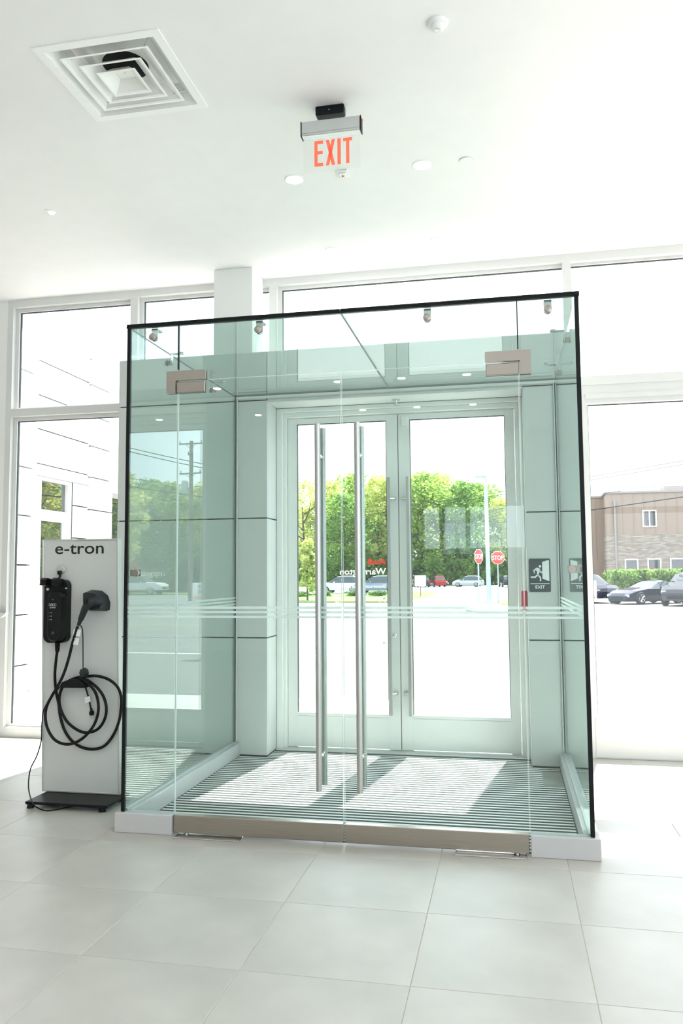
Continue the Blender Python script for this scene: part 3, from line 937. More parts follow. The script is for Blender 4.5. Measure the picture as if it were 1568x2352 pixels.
# hanging exit sign
ex = thing('exit_sign', (1.335, -.13, CEIL), 'edge-lit EXIT sign with red letters hanging from the ceiling', 'sign')
EY = -.15
MB().bbox((1.243, EY - .005, CEIL - .055), (1.412, EY + .055, CEIL + .0005), .006).build('canopy', m_black, ex)
MB().cyl((1.325, EY - .0065, CEIL - .03), (1.325, EY - .004, CEIL - .03), .003, n=8).build('screw', m_chrome, ex)
MB().bbox((1.160, EY - .012, 4.066), (1.509, EY + .045, 4.140), .004).build('housing', m_alu, ex)
MB().bbox((1.1595, EY - .014, 4.052), (1.5095, EY + .040, 4.068), .004).build('housing_lip', m_chrome, ex)
for x in (1.156, 1.509):
    MB().bbox((x, EY - .014, 4.051), (x + .004, EY + .047, 4.141), .001).build('end_cap', m_black, ex)
MB().cyl((1.512, EY + .01, 4.122), (1.520, EY + .01, 4.122), .006, n=12).build('test_button', m_red, ex)
MB().box((1.166, EY + .012, 3.842), (1.504, EY + .018, 4.052)).build('acrylic_panel', m_acrylic, ex)
x0, x1, z0, z1 = 1.233, 1.457, 3.872, 4.026
H = z1 - z0
def L(pts): return [(x, EY + .0115, z) for x, z in pts]
def letter(polys):
    mb = MB()
    for q in polys: mb.prism(L(q), (0, -.0015, 0))
    mb.build('letter', m_exit, ex)
def R_(a, b, c, d): return [(a, c), (b, c), (b, d), (a, d)]
sw_ = .019
letter([R_(x0, x0 + sw_, z0, z1), R_(x0 + sw_, x0 + .052, z0, z0 + sw_), R_(x0 + sw_, x0 + .052, z1 - sw_, z1), R_(x0 + sw_, x0 + .050, z0 + H * .5 - sw_ * .5 + .005, z0 + H * .5 + sw_ * .5 + .005)])
xx = x0 + .068
letter([[(xx, z0), (xx + .020, z0), (xx + .055, z1), (xx + .035, z1)], [(xx + .035, z0), (xx + .055, z0), (xx + .020, z1), (xx, z1)]])
letter([R_(x0 + .137, x0 + .157, z0, z1)])
xx = x0 + .171
letter([R_(xx, xx + .053, z1 - sw_, z1), R_(xx + .017, xx + .036, z0, z1 - sw_)])

# air diffuser
vt = thing('air_diffuser', ((VX0 + VX1) / 2, (VY0 + VY1) / 2, CEIL), 'square white louvred air diffuser in the ceiling', 'air vent')
vcx, vcy = (VX0 + VX1) / 2, (VY0 + VY1) / 2
def ring(mb, h0, h1, za, zb, th=.004):
    """square ring sloping from half-size h0 at za to h1 at zb"""
    vs = []
    for h, z in ((h0, za), (h1, zb), (h1 - th, zb), (h0 - th, za)):
        vs += [(vcx - h * 1.02, vcy - h, z), (vcx + h * 1.02, vcy - h, z), (vcx + h * 1.02, vcy + h, z), (vcx - h * 1.02, vcy + h, z)]
    fs = []
    for k_ in range(4):
        a = k_ * 4; b = ((k_ + 1) % 4) * 4
        for i in range(4):
            fs.append((a + i, a + (i + 1) % 4, b + (i + 1) % 4, b + i))
    mb.add(vs, fs)
mb = MB(); ring(mb, .345, .345, CEIL + .001, CEIL - .006, .045); mb.build('outer_frame', m_vent, vt)
mb = MB(); ring(mb, .302, .225, CEIL - .002, CEIL + .085, .004); mb.box((vcx - .235, vcy - .23, CEIL + .085), (vcx + .235, vcy + .23, CEIL + .095)); mb.build('back_pan', m_vent, vt)
MB().lathe((vcx, vcy + .01, CEIL + .0855), (0, 0, -1), [(.125, 0), (.125, .003), (.115, .004)], n=36).build('duct_opening', m_duct, vt)
for h0, h1, zc in ((.235, .165, .000), (.165, .10, -.006), (.100, .045, -.012)):
    mb = MB(); ring(mb, h0, h1, CEIL + zc - .006, CEIL + zc + .050, .004); ring(mb, h0 + .010, h0 + .0005, CEIL + zc - .010, CEIL + zc - .005, .011)
    mb.build('louvre_ring', m_vent, vt)
MB().box((vcx - .042, vcy - .041, CEIL + .034), (vcx + .047, vcy + .046, CEIL + .040)).cyl((vcx, vcy, CEIL + .026), (vcx, vcy, CEIL + .036), .006).build('centre_plate', m_vent, vt)
for sx_, sy_ in ((-1, -1), (1, -1), (-1, 1), (1, 1)):
    MB().tube([(vcx + sx_ * .26, vcy + sy_ * .24, CEIL + .05), (vcx + sx_ * .2, vcy + sy_ * .2, CEIL + .01)], .004, n=6, smooth=False).build('hanger', m_alu, vt)

# ------------------------------------------------------------------ charging display stand
SY = .565
st = thing('display_stand', (-.58, .45, 0), 'tall pale grey display board stand with e-tron lettering and black foot', 'display stand')
SX0, SX1, SZ0, SZ1 = -.866, -.290, .046, 1.763
LEAN = .022      # the board leans a little to the left
def lean(o):
    for v_ in o.data.vertices: v_.co.x -= LEAN * (v_.co.z + origin(o).z - SZ0)
    return o
lean(MB().bbox((SX0 + .008, SY, SZ0 + .01), (SX1 - .008, SY + .03, SZ1 - .01), .002).build('panel', m_board, st))
for a, b in (((SX0, SY - .006, SZ0), (SX0 + .012, SY + .045, SZ1)), ((SX1 - .012, SY - .006, SZ0), (SX1, SY + .045, SZ1)),
             ((SX0 + .012, SY - .006, SZ1 - .012), (SX1 - .012, SY + .045, SZ1)), ((SX0 + .012, SY - .006, SZ0), (SX1 - .012, SY + .045, SZ0 + .012))):
    lean(MB().bbox(a, b, .003).build('frame_rail', m_boardframe, st))
MB().bbox((-.832, .315, .028), (-.255, .635, .046), .003).build('base_plate', m_black, st)
for x in (-.81, -.30):
    for y in (.345, .60):
        MB().cyl((x, y, 0), (x, y, .029), .024, .020).build('foot', m_rubber, st, smooth=True)
text_mesh('lettering', 'e-tron', m_text, st, ((SX0 + SX1) / 2 - .040, SY - .0012, 1.662), .116, FRONT, align='CENTER', bold=.0008, sx=1.27)
def S(cx_, cy_, y):    # from the close-up view of the stand to a point on plane y
    return U(40 + cx_ / 3.36, 1200 + cy_ / 3.36, 1, y)
q = S(338, 363, SY)
MB().lathe((q.x, SY, q.z), (0, -1, 0), [(.033, 0), (.033, .008), (.028, .011)], n=28).build('cable_grommet', m_greyplastic if False else m_boardframe, st, smooth=True)
a = S(330, 1200, SY - .09); b = S(520, 1275, SY - .05)
mb = MB()
HY = SY - .085
hk = [S(330, 1255, HY), S(345, 1232, HY), S(400, 1212, HY), S(470, 1212, HY), S(518, 1250, HY), S(520, 1277, HY), S(332, 1277, HY)]
mb.prism(hk, (0, .084, 0))
mb.build('cable_hook', m_blackplastic, st)

ch = thing('ev_charger', (-.79, .50, 1.04), 'black car charging unit with looped cable hung on the display board', 'charger')
# wall bracket of the charging unit
bl = S(218, 900, SY).x; brx = S(410, 900, SY).x; bt = S(400, 440, SY).z; bb = S(380, 925, SY).z
hgt = bt - bb; cxb = (bl + brx) / 2 + .008; czb = (bt + bb) / 2
pts = [(x, SY - .001, z) for x, z in rrect(cxb, czb, brx - bl - .016, hgt, .045, 8)]
MB().prism(pts, (0, -.055, 0)).build('bracket', m_blackplastic, ch)
# cradle horns at the top
for xa, xb in ((200, 245), (288, 330)):
    pa = S(xa, 430, SY - .09); pb = S(xb, 470, SY - .09)
    mb = MB().prism([(pa.x, SY - .01, bt - .005), (pa.x + .004, SY - .115, bt + .012), (pa.x + .004, SY - .135, bt - .002), (pa.x, SY - .135, bt - .038), (pa.x, SY - .01, bt - .052)], (pb.x - pa.x, 0, 0))
    mb.build('cradle_horn', m_blackplastic, ch)
qs = S(376, 508, SY - .056)
MB().lathe((qs.x, SY - .055, qs.z), (0, -1, 0), [(.008, 0), (.008, .002), (.004, .003)], n=14).build('screw', m_chrome, ch, smooth=True)
qs = S(233, 515, SY - .06)
MB().lathe((qs.x, SY - .055, qs.z), (0, -1, 0), [(.010, 0), (.010, .006), (.006, .009)], n=14).build('key_lock', m_alu, ch, smooth=True)
# control box
ua = S(222, 920, SY - .12); ub = S(345, 530, SY - .12)
ucx, ucz, uw, uh = (ua.x + ub.x) / 2, (ua.z + ub.z) / 2, ub.x - ua.x, ub.z - ua.z
mb = MB()
o1 = rrect(ucx, ucz, uw, uh, uw * .48, 10); o2 = rrect(ucx, ucz, uw - .014, uh - .014, (uw - .014) * .48, 10)
n_ = len(o1)
vs = [(x, SY - .045, z) for x, z in o1] + [(x, SY - .112, z) for x, z in o1] + [(x, SY - .122, z) for x, z in o2]
fs = [tuple(range(n_)), tuple(range(2 * n_, 3 * n_))[::-1]] + [(i, (i + 1) % n_, n_ + (i + 1) % n_, n_ + i) for i in range(n_)] + [(n_ + i, n_ + (i + 1) % n_, 2 * n_ + (i + 1) % n_, 2 * n_ + i) for i in range(n_)]
mb.add(vs, fs)
cb = mb.build('control_box', m_blackplastic, ch, smooth=True)
ql = S(271, 636, SY - .123)
rr = .0085
for k_ in range(4):
    c = Vector((ql.x + (k_ - 1.5) * .0125, SY - .1225, ql.z))
    MB().tube([c + Vector((rr * math.cos(a * math.pi / 8), 0, rr * math.sin(a * math.pi / 8))) for a in range(17)], .0011, n=5, smooth=False).build('ring_emblem', m_chrome, cb)
ql2 = S(271, 662, SY - .123)
text_mesh('lettering', 'e-tron', m_white, cb, (ql2.x, SY - .1225, ql2.z), .014, FRONT, align='CENTER', sx=1.2)
for py in (697, 723, 750):
    a = S(238, py, SY - .123)
    MB().cyl((a.x, SY - .1222, a.z), (a.x, SY - .1232, a.z), .0018, n=8).box((a.x + .008, SY - .1222, a.z - .0007), (a.x + .018, SY - .1230, a.z + .0007)).cyl((a.x + .022, SY - .1222, a.z), (a.x + .022, SY - .1230, a.z), .0035, n=8).build('status_icon', m_alu, cb)
for py, r_ in ((596, .0035), (853, .007)):
    a = S(272, py, SY - .123)
    MB().tube([(a.x + r_ * math.cos(t_ * math.pi / 6), SY - .1225, a.z + r_ * math.sin(t_ * math.pi / 6)) for t_ in range(13)], .0006, n=5, smooth=False).build('status_icon', m_alu, cb)
# supply plug into grommet and lead to the box
q = S(338, 363, SY)
a = S(338, 385, SY - .03)
MB().bbox((q.x - .011, SY - .035, a.z - .014), (q.x + .013, SY - .008, a.z + .012), .004).build('supply_plug', m_blackplastic, ch)
MB().tube([(q.x + .001, SY - .028, a.z - .012), S(330, 415, SY - .035), S(305, 445, SY - .05)], .0065).build('supply_lead', m_rubber, ch, smooth=True)
# strain relief
a = S(310, 925, SY - .09); b = S(307, 997, SY - .075)
mb = MB()
for k_ in range(7):
    t0 = k_ / 7; p0 = a.lerp(b, t0); p1 = a.lerp(b, t0 + .09)
    mb.cyl(p0, p1, .0185 - .004 * t0, .0175 - .004 * t0, n=14)
mb.cyl(a, b, .0135, .0115, n=14); mb.build('strain_relief', m_rubber, ch, smooth=True)
path = [(307, 990), (296, 1080), (289, 1180), (296, 1290), (318, 1400), (331, 1500), (362, 1600), (415, 1680), (490, 1732), (580, 1750), (670, 1725), (740, 1640), (785, 1530), (800, 1420), (797, 1330),
        (765, 1260), (700, 1210), (620, 1186), (540, 1187), (450, 1200), (380, 1235), (338, 1290), (322, 1370), (338, 1455), (390, 1545), (470, 1605), (540, 1622), (620, 1595), (672, 1520), (686, 1430), (662, 1340), (610, 1270),
        (540, 1218), (480, 1203), (430, 1212), (470, 1212), (540, 1238), (600, 1310), (624, 1400), (618, 1490), (580, 1580), (510, 1660), (430, 1705), (350, 1708), (280, 1670), (232, 1590), (215, 1500), (226, 1420), (265, 1340), (318, 1250), (360, 1160), (395, 1050), (425, 930), (450, 850), (465, 800)]
del path[34:36]
n_ = len(path)
pp = []
for i, (cx_, cy_) in enumerate(path):
    t0 = i / (n_ - 1)
    y = SY - .075 - .0 * t0
    if i < 5: y = SY - .075 + .05 * min(1, i / 4)
    elif i < 15: y = SY - .022
    elif i < 32: y = SY - .022 - .034 * (i - 15) / 17
    else: y = SY - .056 - .030 * min(1, (i - 32) / 8)
    if 15 <= i <= 22 or 30 <= i <= 34: y = min(y, SY - .045)
    pp.append(S(cx_, cy_, y))
MB().tube(pp, .0098, n=10, sub=5).build('cable', m_rubber, ch, smooth=True)
# connector holder
hq = [S(550, 530, SY), S(575, 519, SY), S(655, 528, SY), S(700, 565, SY), S(718, 620, SY), S(712, 675, SY), S(690, 684, SY), S(570, 684, SY), S(552, 668, SY)]
c = sum(hq, Vector()) / len(hq)
mb = MB()
vs = [p + Vector((0, -.001, 0)) for p in hq] + [c + (p - c) * .80 + Vector((-.012, -.085, 0)) for p in hq]
n_ = len(hq)
mb.add(vs, [tuple(range(n_)), tuple(range(n_, 2 * n_))[::-1]] + [(i, (i + 1) % n_, n_ + (i + 1) % n_, n_ + i) for i in range(n_)])
mb.build('connector_dock', m_greyplastic, ch, smooth=True)
# charging gun
ga = [S(640, 600, SY - .075), S(600, 605, SY - .11), S(560, 620, SY - .125), S(530, 650, SY - .125), S(508, 700, SY - .115), S(488, 748, SY - .10), S(472, 790, SY - .088)]
mb = MB(); mb.tube(ga[:3], .030, n=14); mb.tube(ga[1:6], .031, n=14, r2=.019); mb.tube(ga[5:], .016, n=12, r2=.012)
mb.build('connector_gun', m_greyplastic, ch, smooth=True)
a = S(525, 610, SY - .155)
MB().bbox((a.x - .012, SY - .165, a.z - .02), (a.x + .010, SY - .135, a.z + .018), .006).build('release_button', m_blackplastic, ch)
# cap on its tether
MB().tube([S(478, 790, SY - .085), S(497, 810, SY - .075), S(504, 860, SY - .06), S(506, 1000, SY - .05), S(506, 1130, SY - .055)], .0035, n=6).build('cap_tether', m_rubber, ch, smooth=True)
a = S(510, 1160, SY - .08)
MB().lathe(a, (-.35, -1, 0), [(.032, -.018), (.032, .0), (.029, .012), (.024, .013)], n=8).build('dust_cap', m_greyplastic, ch)
# paper flags on the cable
for x0_, x1_, y0_, y1_ in ((426, 492, 822, 880), (412, 476, 888, 946)):
    q4 = [S(x0_ + 10, y0_, SY - .09), S(x1_, y0_ + 6, SY - .09), S(x1_ - 10, y1_, SY - .09), S(x0_, y1_ - 6, SY - .09)]
    MB().prism(q4, (0, .001, 0)).build('paper_flag', m_white, ch)
    MB().box((q4[0].x + .006, q4[0].y - .0006, q4[0].z - .014), (q4[0].x + .03, q4[0].y - .0001, q4[0].z - .012)).box((q4[0].x + .006, q4[0].y - .0006, q4[0].z - .02), (q4[0].x + .024, q4[0].y - .0001, q4[0].z - .018)).build('flag_print', m_greyplastic, ch)
a, b = S(548, 1436, SY - .02), S(594, 1500, SY - .02)
pl = thing('power_plug', (a.x, SY - .02, b.z), 'short black lead with a three-pin plug and white tag inside the cable loops', 'plug')
MB().tube([S(520, 1258, SY - .03), S(540, 1320, SY - .022), S(556, 1385, SY - .02), S(567, 1440, SY - .02)], .0055).build('lead', m_rubber, pl, smooth=True)
pc = S(572, 1470, SY - .02)
MB().bbox((pc.x - .014, SY - .032, pc.z - .016), (pc.x + .014, SY - .006, pc.z + .014), .005).cyl((pc.x - .002, SY - .019, pc.z + .012), (pc.x - .003, SY - .019, pc.z + .032), .009, .007).build('plug_body', m_blackplastic, pl, smooth=True)
for dx in (-.007, .007):
    MB().box((pc.x + dx - .0035, SY - .021, pc.z - .036), (pc.x + dx + .0035, SY - .019, pc.z - .015)).build('prong', m_chrome, pl)
q4 = [S(518, 1350, SY - .03), S(558, 1340, SY - .03), S(565, 1382, SY - .03), S(520, 1396, SY - .03)]
MB().prism(q4, (0, .001, 0)).build('tag', m_white, pl)

cordpts = [S(335, 1262, SY - .05), S(270, 1340, SY - .02), S(205, 1440, SY - .03), S(188, 1560, SY - .03), S(184, 1680, SY - .03), S(150, 1800, SY - .05), S(102, 1900, SY - .08), S(86, 2000, SY - .1), S(92, 2090, SY - .15)]
fl1 = U(40 + 128 / 3.36, 1200 + 2180 / 3.36, 2, .052); fl2 = U(40 + 190 / 3.36, 1200 + 2217 / 3.36, 2, .006); fl3 = U(40 + 260 / 3.36, 1200 + 2222 / 3.36, 2, .006); fl4 = fl3 + Vector((.10, .12, 0))
MB().tube(cordpts + [fl1, fl2, fl3, fl4], .0042, n=6).build('power_cord', m_rubber, ch, smooth=True)

# small bracket on the wall strip at the left edge
q = U(8, 1411, 1, WY)
wb = thing('wall_bracket', (q.x, WY, q.z), 'small white ledge bracket on the wall strip at the left edge', 'bracket')
MB().prism([(q.x - .08, WY, q.z + .012), (q.x + .05, WY, q.z + .012), (q.x + .05, WY, q.z + .004), (q.x + .0, WY, q.z - .03), (q.x - .08, WY, q.z - .03)], (0, -.05, 0)).build('ledge', m_frame, wb)
MB().box((q.x - .085, WY - .056, q.z + .012), (q.x + .055, WY, q.z + .018)).build('ledge_top', m_alu, wb)

# ================================================================== OUTSIDE
def gstrip(name, y0, y1, x0, x1, lift, mat, th=.0, kind='structure', label=None):
    ys = sorted(set([y0, y1] + [t_ for t_ in (3, 35, 120) if y0 < t_ < y1]))
    mb = MB()
    vs = []; fs = []
    for y in ys:
        vs += [(x0, y, G(y) + lift), (x1, y, G(y) + lift)]
    for i in range(len(ys) - 1):
        fs.append((2 * i, 2 * i + 1, 2 * i + 3, 2 * i + 2))
    mb.add(vs, fs)
    return mb.build(name, mat, kind=kind, label=label)


gstrip('asphalt_ground', 2.5, 260, -160, 160, 0.0, m_asphalt, label='asphalt street and car park outside')
MB().box((-30, WY + .12, -.2), (30, 5.35, -.02)).build('sidewalk', m_concrete, kind='structure', label='pale concrete walk along the building')
for y, w_, m_, l_ in ((11.0, .12, m_roadline, 'white road line nearest the doors'), (15.3, .12, m_roadline, 'second white road line from the doors'), (20.5, .12, m_yellowline, 'yellow line in the middle of the street'), (26.5, .14, m_roadline, 'white road line on the far side of the street')):
    gstrip('road_line', y, y + w_, -60, 60, .002, m_, label=l_)


def gpoly(name, pts, lift, mat, label, mir=False, th=.1):
    q = [UG(*p) for p in pts]
    if mir: q = [mirror(p) for p in q]
    vs = [p + Vector((0, 0, lift)) for p in q]
    return MB().prism(vs, (0, 0, -th)).build(name, mat, kind='structure', label=label)


gpoly('lawn', [(560, 1384), (893, 1384), (893, 1367), (560, 1365)], .06, m_grass, 'grass verge beyond the street behind the left door')
gpoly('lawn', [(925, 1385), (960, 1378), (990, 1371), (1004, 1364), (985, 1359), (925, 1361)], .07, m_grass, 'grass tip with a small sign behind the right door')
gpoly('kerb_stone', [(925, 1388), (962, 1381), (993, 1373), (1008, 1364), (986, 1357.5), (925, 1359.5)], .05, m_concrete, 'pale kerb around the grass tip')
gpoly('traffic_island', [(1068, 1403), (1100, 1407), (1330, 1410), (1330, 1392), (1115, 1391), (1085, 1396)], .12, m_concrete, 'low concrete island under the stop signs')
gpoly('lawn', [(1150, 1395), (1330, 1397), (1330, 1384), (1150, 1384)], .14, m_grass, 'grass patch behind the right stop sign')
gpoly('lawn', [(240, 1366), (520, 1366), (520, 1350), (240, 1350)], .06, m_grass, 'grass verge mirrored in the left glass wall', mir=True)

# white clad wing of the building on the left
XW = -4.22
wg = thing('wall_wing', (XW, 6, 0), kind='structure', label='white panel-clad wing of the building outside the left window')
DA, DB = 5.66, 6.72          # door bay
mb = MB().box((XW - 3, 4.2, -.1), (XW - .03, DA, 5.03)).box((XW - 3, DB, -.1), (XW - .03, 7.87, 5.03)).box((XW - 3, DA, 2.97), (XW - .03, DB, 5.03)).box((XW - 3, DA, -.1), (XW - .3, DB, 2.97))
mb.build('backing', m_recess, wg)
zs = [-.04, .10, .60, 1.10, 1.60, 2.10, 2.60, 3.12, 3.62, 4.11, 4.61, 5.03]
zp = [-.04, .33, 1.0, 1.67, 2.34, 3.0, 3.66, 4.33, 5.0]
def wp(y0, y1, z0, z1, dx=0.0): MB().box((XW - .029, y0 + .006, z0 + .010), (XW + dx, y1 - .006, z1 - .010)).build('cladding_panel', m_cladext, wg)
for z0, z1 in zip(zp[:-1], zp[1:]):
    wp(4.25, 5.55, z0, z1, .10)
MB().box((XW - .029, 5.55, -.04), (XW + .02, DA, 2.96)).build('cladding_panel', m_cladext, wg)
for z0, z1 in zip(zs[:-1], zs[1:]):
    if z0 > 2.9:
        for y0, y1 in ((5.55, 5.96), (5.96, 6.83), (6.83, 7.14)): wp(y0, y1, z0, z1)
    else:
        wp(DB, 7.14, z0, min(z1, 2.96))
    wp(7.14, 7.87, z0 - .03 if z0 > 0 else z0, z1 - .03, .04)
MB().box((XW - .03, DA - .02, 2.955), (XW + .12, 7.13, 2.99)).build('canopy_ledge', m_cladext, wg)
MB().box((XW - .03, DA - .02, 2.99), (XW, 7.13, 3.112)).build('cladding_panel', m_cladext, wg)
wd = thing('door_5', (XW, 6.2, 0), kind='structure', label='white glazed door with fanlight in the clad wing, reflecting trees')
ga, gb = 5.90, 6.61
mb = MB()
for a, b in (((DA, 0), (ga, 2.955)), ((gb, 0), (DB, 2.955)), ((ga, 2.90), (gb, 2.955)), ((ga, 2.38), (gb, 2.48)), ((ga, 0), (gb, .25))):
    mb.box((XW - .14, a[0], a[1]), (XW - .04, b[0], b[1]))
mb.build('frame', m_frame, wd)
MB().box((XW - .10, ga, 2.48), (XW - .09, gb, 2.90)).build('pane', m_dblglass, wd)
MB().box((XW - .10, ga + .05, .25), (XW - .09, gb - .08, 2.32)).build('pane', m_dblglass, wd)
mb = MB().box((XW - .12, ga, .25), (XW - .07, ga + .05, 2.38)).box((XW - .12, gb - .08, .25), (XW - .07, gb, 2.38)).box((XW - .12, ga + .05, 2.32), (XW - .07, gb - .08, 2.38)); mb.build('leaf', m_frame, wd)
MB().bbox((XW - .05, gb - .12, .6), (XW - .025, gb - .09, 1.9), .004).build('pull_bar', m_alu, wd)
# farther set-back front of the wing
MB().box((XW - 3, 7.89, -.1), (XW - .6, 14, 4.6)).build('wall_wing_rear', m_cladext, kind='structure', label='set-back rear part of the white wing, glimpsed beside the portal')
fw_ = thing('window_8', (XW - .6, 9.5, 0), kind='structure', label='dark-headed window in the set-back part of the wing')
MB().box((XW - .6, 8.15, .1), (XW - .57, 12.5, 2.93)).build('pane', m_dblglass, fw_)
mb = MB().box((XW - .6, 8.05, 2.93), (XW - .5, 12.6, 3.03)).box((XW - .6, 8.05, 0), (XW - .54, 8.15, 2.93)).box((XW - .6, 9.3, 0), (XW - .54, 9.38, 2.93)); mb.build('frame', m_roofcap, fw_)
# bollard
q = UG(80, 1592)
bo = thing('bollard', (q.x, q.y, G(q.y)), 'thick white bollard outside the left window beside the display board', 'bollard')
MB().lathe((q.x + .05, q.y, -.03), (0, 0, 1), [(.10, 0), (.10, 1.40), (.09, 1.45), (.05, 1.48)], n=28).build('sleeve', m_cladext, bo, smooth=True)
MB().lathe((q.x + .05, q.y, -.03), (0, 0, 1), [(.12, 0), (.11, .02)], n=28).build('base_ring', m_concrete, bo, smooth=True)

# ------------------------------------------------------------------ trees
def tree_mesh(seed, H, Wd, base, leafsz, nblob, per, mat, shape='round'):
    rnd = random.Random(seed)
    mb = MB()
    vs = []; fs = []
    for b in range(nblob):
        t_ = (b + .5) / nblob
        z = base + (H - base) * (t_ ** .9)
        prof = math.sin(math.pi * min(1, .12 + .86 * t_)) ** .6 if shape == 'round' else (1 - t_) ** .7 * .9 + .12
        R = Wd * .5 * prof
        a = b * 2.4 + rnd.random()
        rad = R * math.sqrt(rnd.random()) * .95
        c = Vector((rad * math.cos(a), rad * math.sin(a), z))
        br = Wd * (.09 + .10 * rnd.random())
        for k_ in range(per):
            d = Vector((rnd.gauss(0, 1), rnd.gauss(0, 1), rnd.gauss(0, 1) * .8))
            d = d.normalized() * br * (.55 + .55 * rnd.random())
            p = c + d
            if p.z > H * 1.03 or p.z < base * .6: continue
            u = Vector((rnd.gauss(0, 1), rnd.gauss(0, 1), rnd.gauss(0, .6))).normalized()
            w_ = u.cross(Vector((rnd.gauss(0, 1), rnd.gauss(0, 1), rnd.gauss(0, 1)))).normalized()
            s_ = leafsz * (.6 + .8 * rnd.random())
            i0 = len(vs)
            vs += [p - u * s_, p - w_ * s_ * .6, p + u * s_, p + w_ * s_ * .6]
            fs.append((i0, i0 + 1, i0 + 2, i0 + 3))
    me = bpy.data.meshes.new('crown')
    me.from_pydata([tuple(x) for x in vs], [], fs)
    me.materials.append(mat)
    tr = MB()
    tr.tube([(0, 0, -.1), (.02 * H * .3, 0, H * .3), (-.01 * H, .01 * H, H * .75)], H * .017, n=8, r2=H * .005)
    for k_ in range(6):
        a = k_ * 1.1; z = H * (.28 + .08 * k_)
        tr.tube([(0, 0, z), (Wd * .16 * math.cos(a), Wd * .16 * math.sin(a), z + H * .07), (Wd * .30 * math.cos(a), Wd * .30 * math.sin(a), z + H * .18)], H * .008, n=5, r2=H * .003)
    to = tr.build('trunk', m_bark, None, local=True, smooth=True)
    tme = to.data; bpy.data.objects.remove(to)
    return me, tme


TM = [tree_mesh(1, 14, 9, 1.5, .22, 56, 140, m_leaf_a), tree_mesh(2, 14, 8, 1.2, .22, 50, 130, m_leaf_b), tree_mesh(3, 14, 10, 1.0, .22, 60, 150, m_leaf_c),
      tree_mesh(4, 14, 8.5, 2.0, .18, 38, 80, m_leaf_b)]
TY = tree_mesh(5, 4, 1.7, .75, .11, 22, 110, m_leaf_b, 'cone')
TP = tree_mesh(6, 4, 3.6, 1.1, .11, 26, 160, m_leaf_d)
BU = tree_mesh(7, 2.2, 3.2, .0, .13, 20, 140, m_leaf_c)


def tree(x, y, h, v_, label, group=None, H=14, name='tree', cat='tree', wide=1.0):
    cr, tk = v_
    s_ = h / H
    e = thing(name, (x, y, G(y) if y > 3 else 0), label, cat, group, rz=random.random() * 6.3)
    e.scale = (s_ * wide, s_ * wide, s_)
    o = bpy.data.objects.new('crown', cr); COL.objects.link(o); o.parent = e; o['kind'] = 'stuff'
    o = bpy.data.objects.new('trunk', tk); COL.objects.link(o); o.parent = e
    return e


def tree_px(px, ytop, y, v_, label, group, mir=False, wide=1.0):
    p = U(px, ytop, 1, y)
    if mir: p = mirror(p)
    return tree(p.x, y, p.z - G(y), TM[v_], label, group, wide=wide)


GT = 'trees beyond the street'
for px, yt, y, v_, lab in (
    (662, 1140, 152, 1, 'tree at the left edge of the left door glass, half hidden by its stile'),
    (697, 1105, 140, 3, 'sparse yellowish tree at the left side of the left door glass'),
    (752, 1110, 148, 1, 'yellow-green tree between the two pull bars in the view'),
    (790, 1140, 136, 2, 'darker green tree right behind the right pull bar'),
    (812, 1095, 155, 0, 'green tree left of the right pull bar, rising behind others'),
    (868, 1100, 143, 1, 'bright tree at the right side of the left door glass'),
    (915, 1110, 150, 0, 'tree behind the meeting stiles of the exterior doors'),
    (968, 1092, 144, 0, 'tall green tree at the left side of the right door glass'),
    (1012, 1095, 152, 1, 'tall pale tree left of the street lamp'),
    (1062, 1112, 145, 2, 'green tree just left of the lamp mast'),
    (1102, 1118, 154, 0, 'tree directly behind the lamp mast'),
    (1150, 1150, 146, 1, 'lower tree right of the lamp mast'),
    (1195, 1160, 152, 2, 'tree at the right edge of the right door glass'),
    (1330, 1170, 158, 2, 'tree seen through the right glass wall beside the brown building')):
    tree_px(px, yt, y, v_, lab, GT)
for i, (px, y) in enumerate(((640, 140), (705, 139), (770, 141), (835, 140), (900, 139), (960, 141), (1010, 139), (1060, 140), (1110, 141), (1160, 139), (1210, 140))):
    p = U(px, 1318, 1, y)
    tree(p.x, y, 4.2 + 1.2 * random.random(), BU, 'undergrowth shrub below the tree line beyond the street, %s from the left' % ('first second third fourth fifth sixth seventh eighth ninth tenth eleventh'.split()[i]), 'undergrowth below the trees', H=2.2, name='shrub', cat='shrub', wide=.9)
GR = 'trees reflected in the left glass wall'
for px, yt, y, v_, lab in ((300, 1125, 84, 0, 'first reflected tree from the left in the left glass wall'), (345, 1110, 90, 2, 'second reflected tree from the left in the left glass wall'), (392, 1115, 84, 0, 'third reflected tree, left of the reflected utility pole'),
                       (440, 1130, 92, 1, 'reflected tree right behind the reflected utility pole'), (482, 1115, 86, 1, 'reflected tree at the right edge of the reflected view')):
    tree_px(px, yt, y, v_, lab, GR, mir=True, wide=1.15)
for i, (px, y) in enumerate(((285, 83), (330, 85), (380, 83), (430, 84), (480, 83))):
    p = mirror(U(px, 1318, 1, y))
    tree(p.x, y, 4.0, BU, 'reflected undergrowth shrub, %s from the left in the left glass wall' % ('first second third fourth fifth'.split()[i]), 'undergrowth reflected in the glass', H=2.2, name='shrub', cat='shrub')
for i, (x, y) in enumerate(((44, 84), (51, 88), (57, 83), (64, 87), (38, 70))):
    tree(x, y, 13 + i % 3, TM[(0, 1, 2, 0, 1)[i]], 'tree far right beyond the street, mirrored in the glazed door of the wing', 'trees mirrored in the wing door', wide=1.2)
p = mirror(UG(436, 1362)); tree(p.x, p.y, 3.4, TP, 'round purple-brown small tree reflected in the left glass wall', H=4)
p = mirror(UG(462, 1358)); tree(p.x, p.y, 1.3, BU, 'low round bush reflected in the left glass wall', H=2.2, name='shrub', cat='shrub')
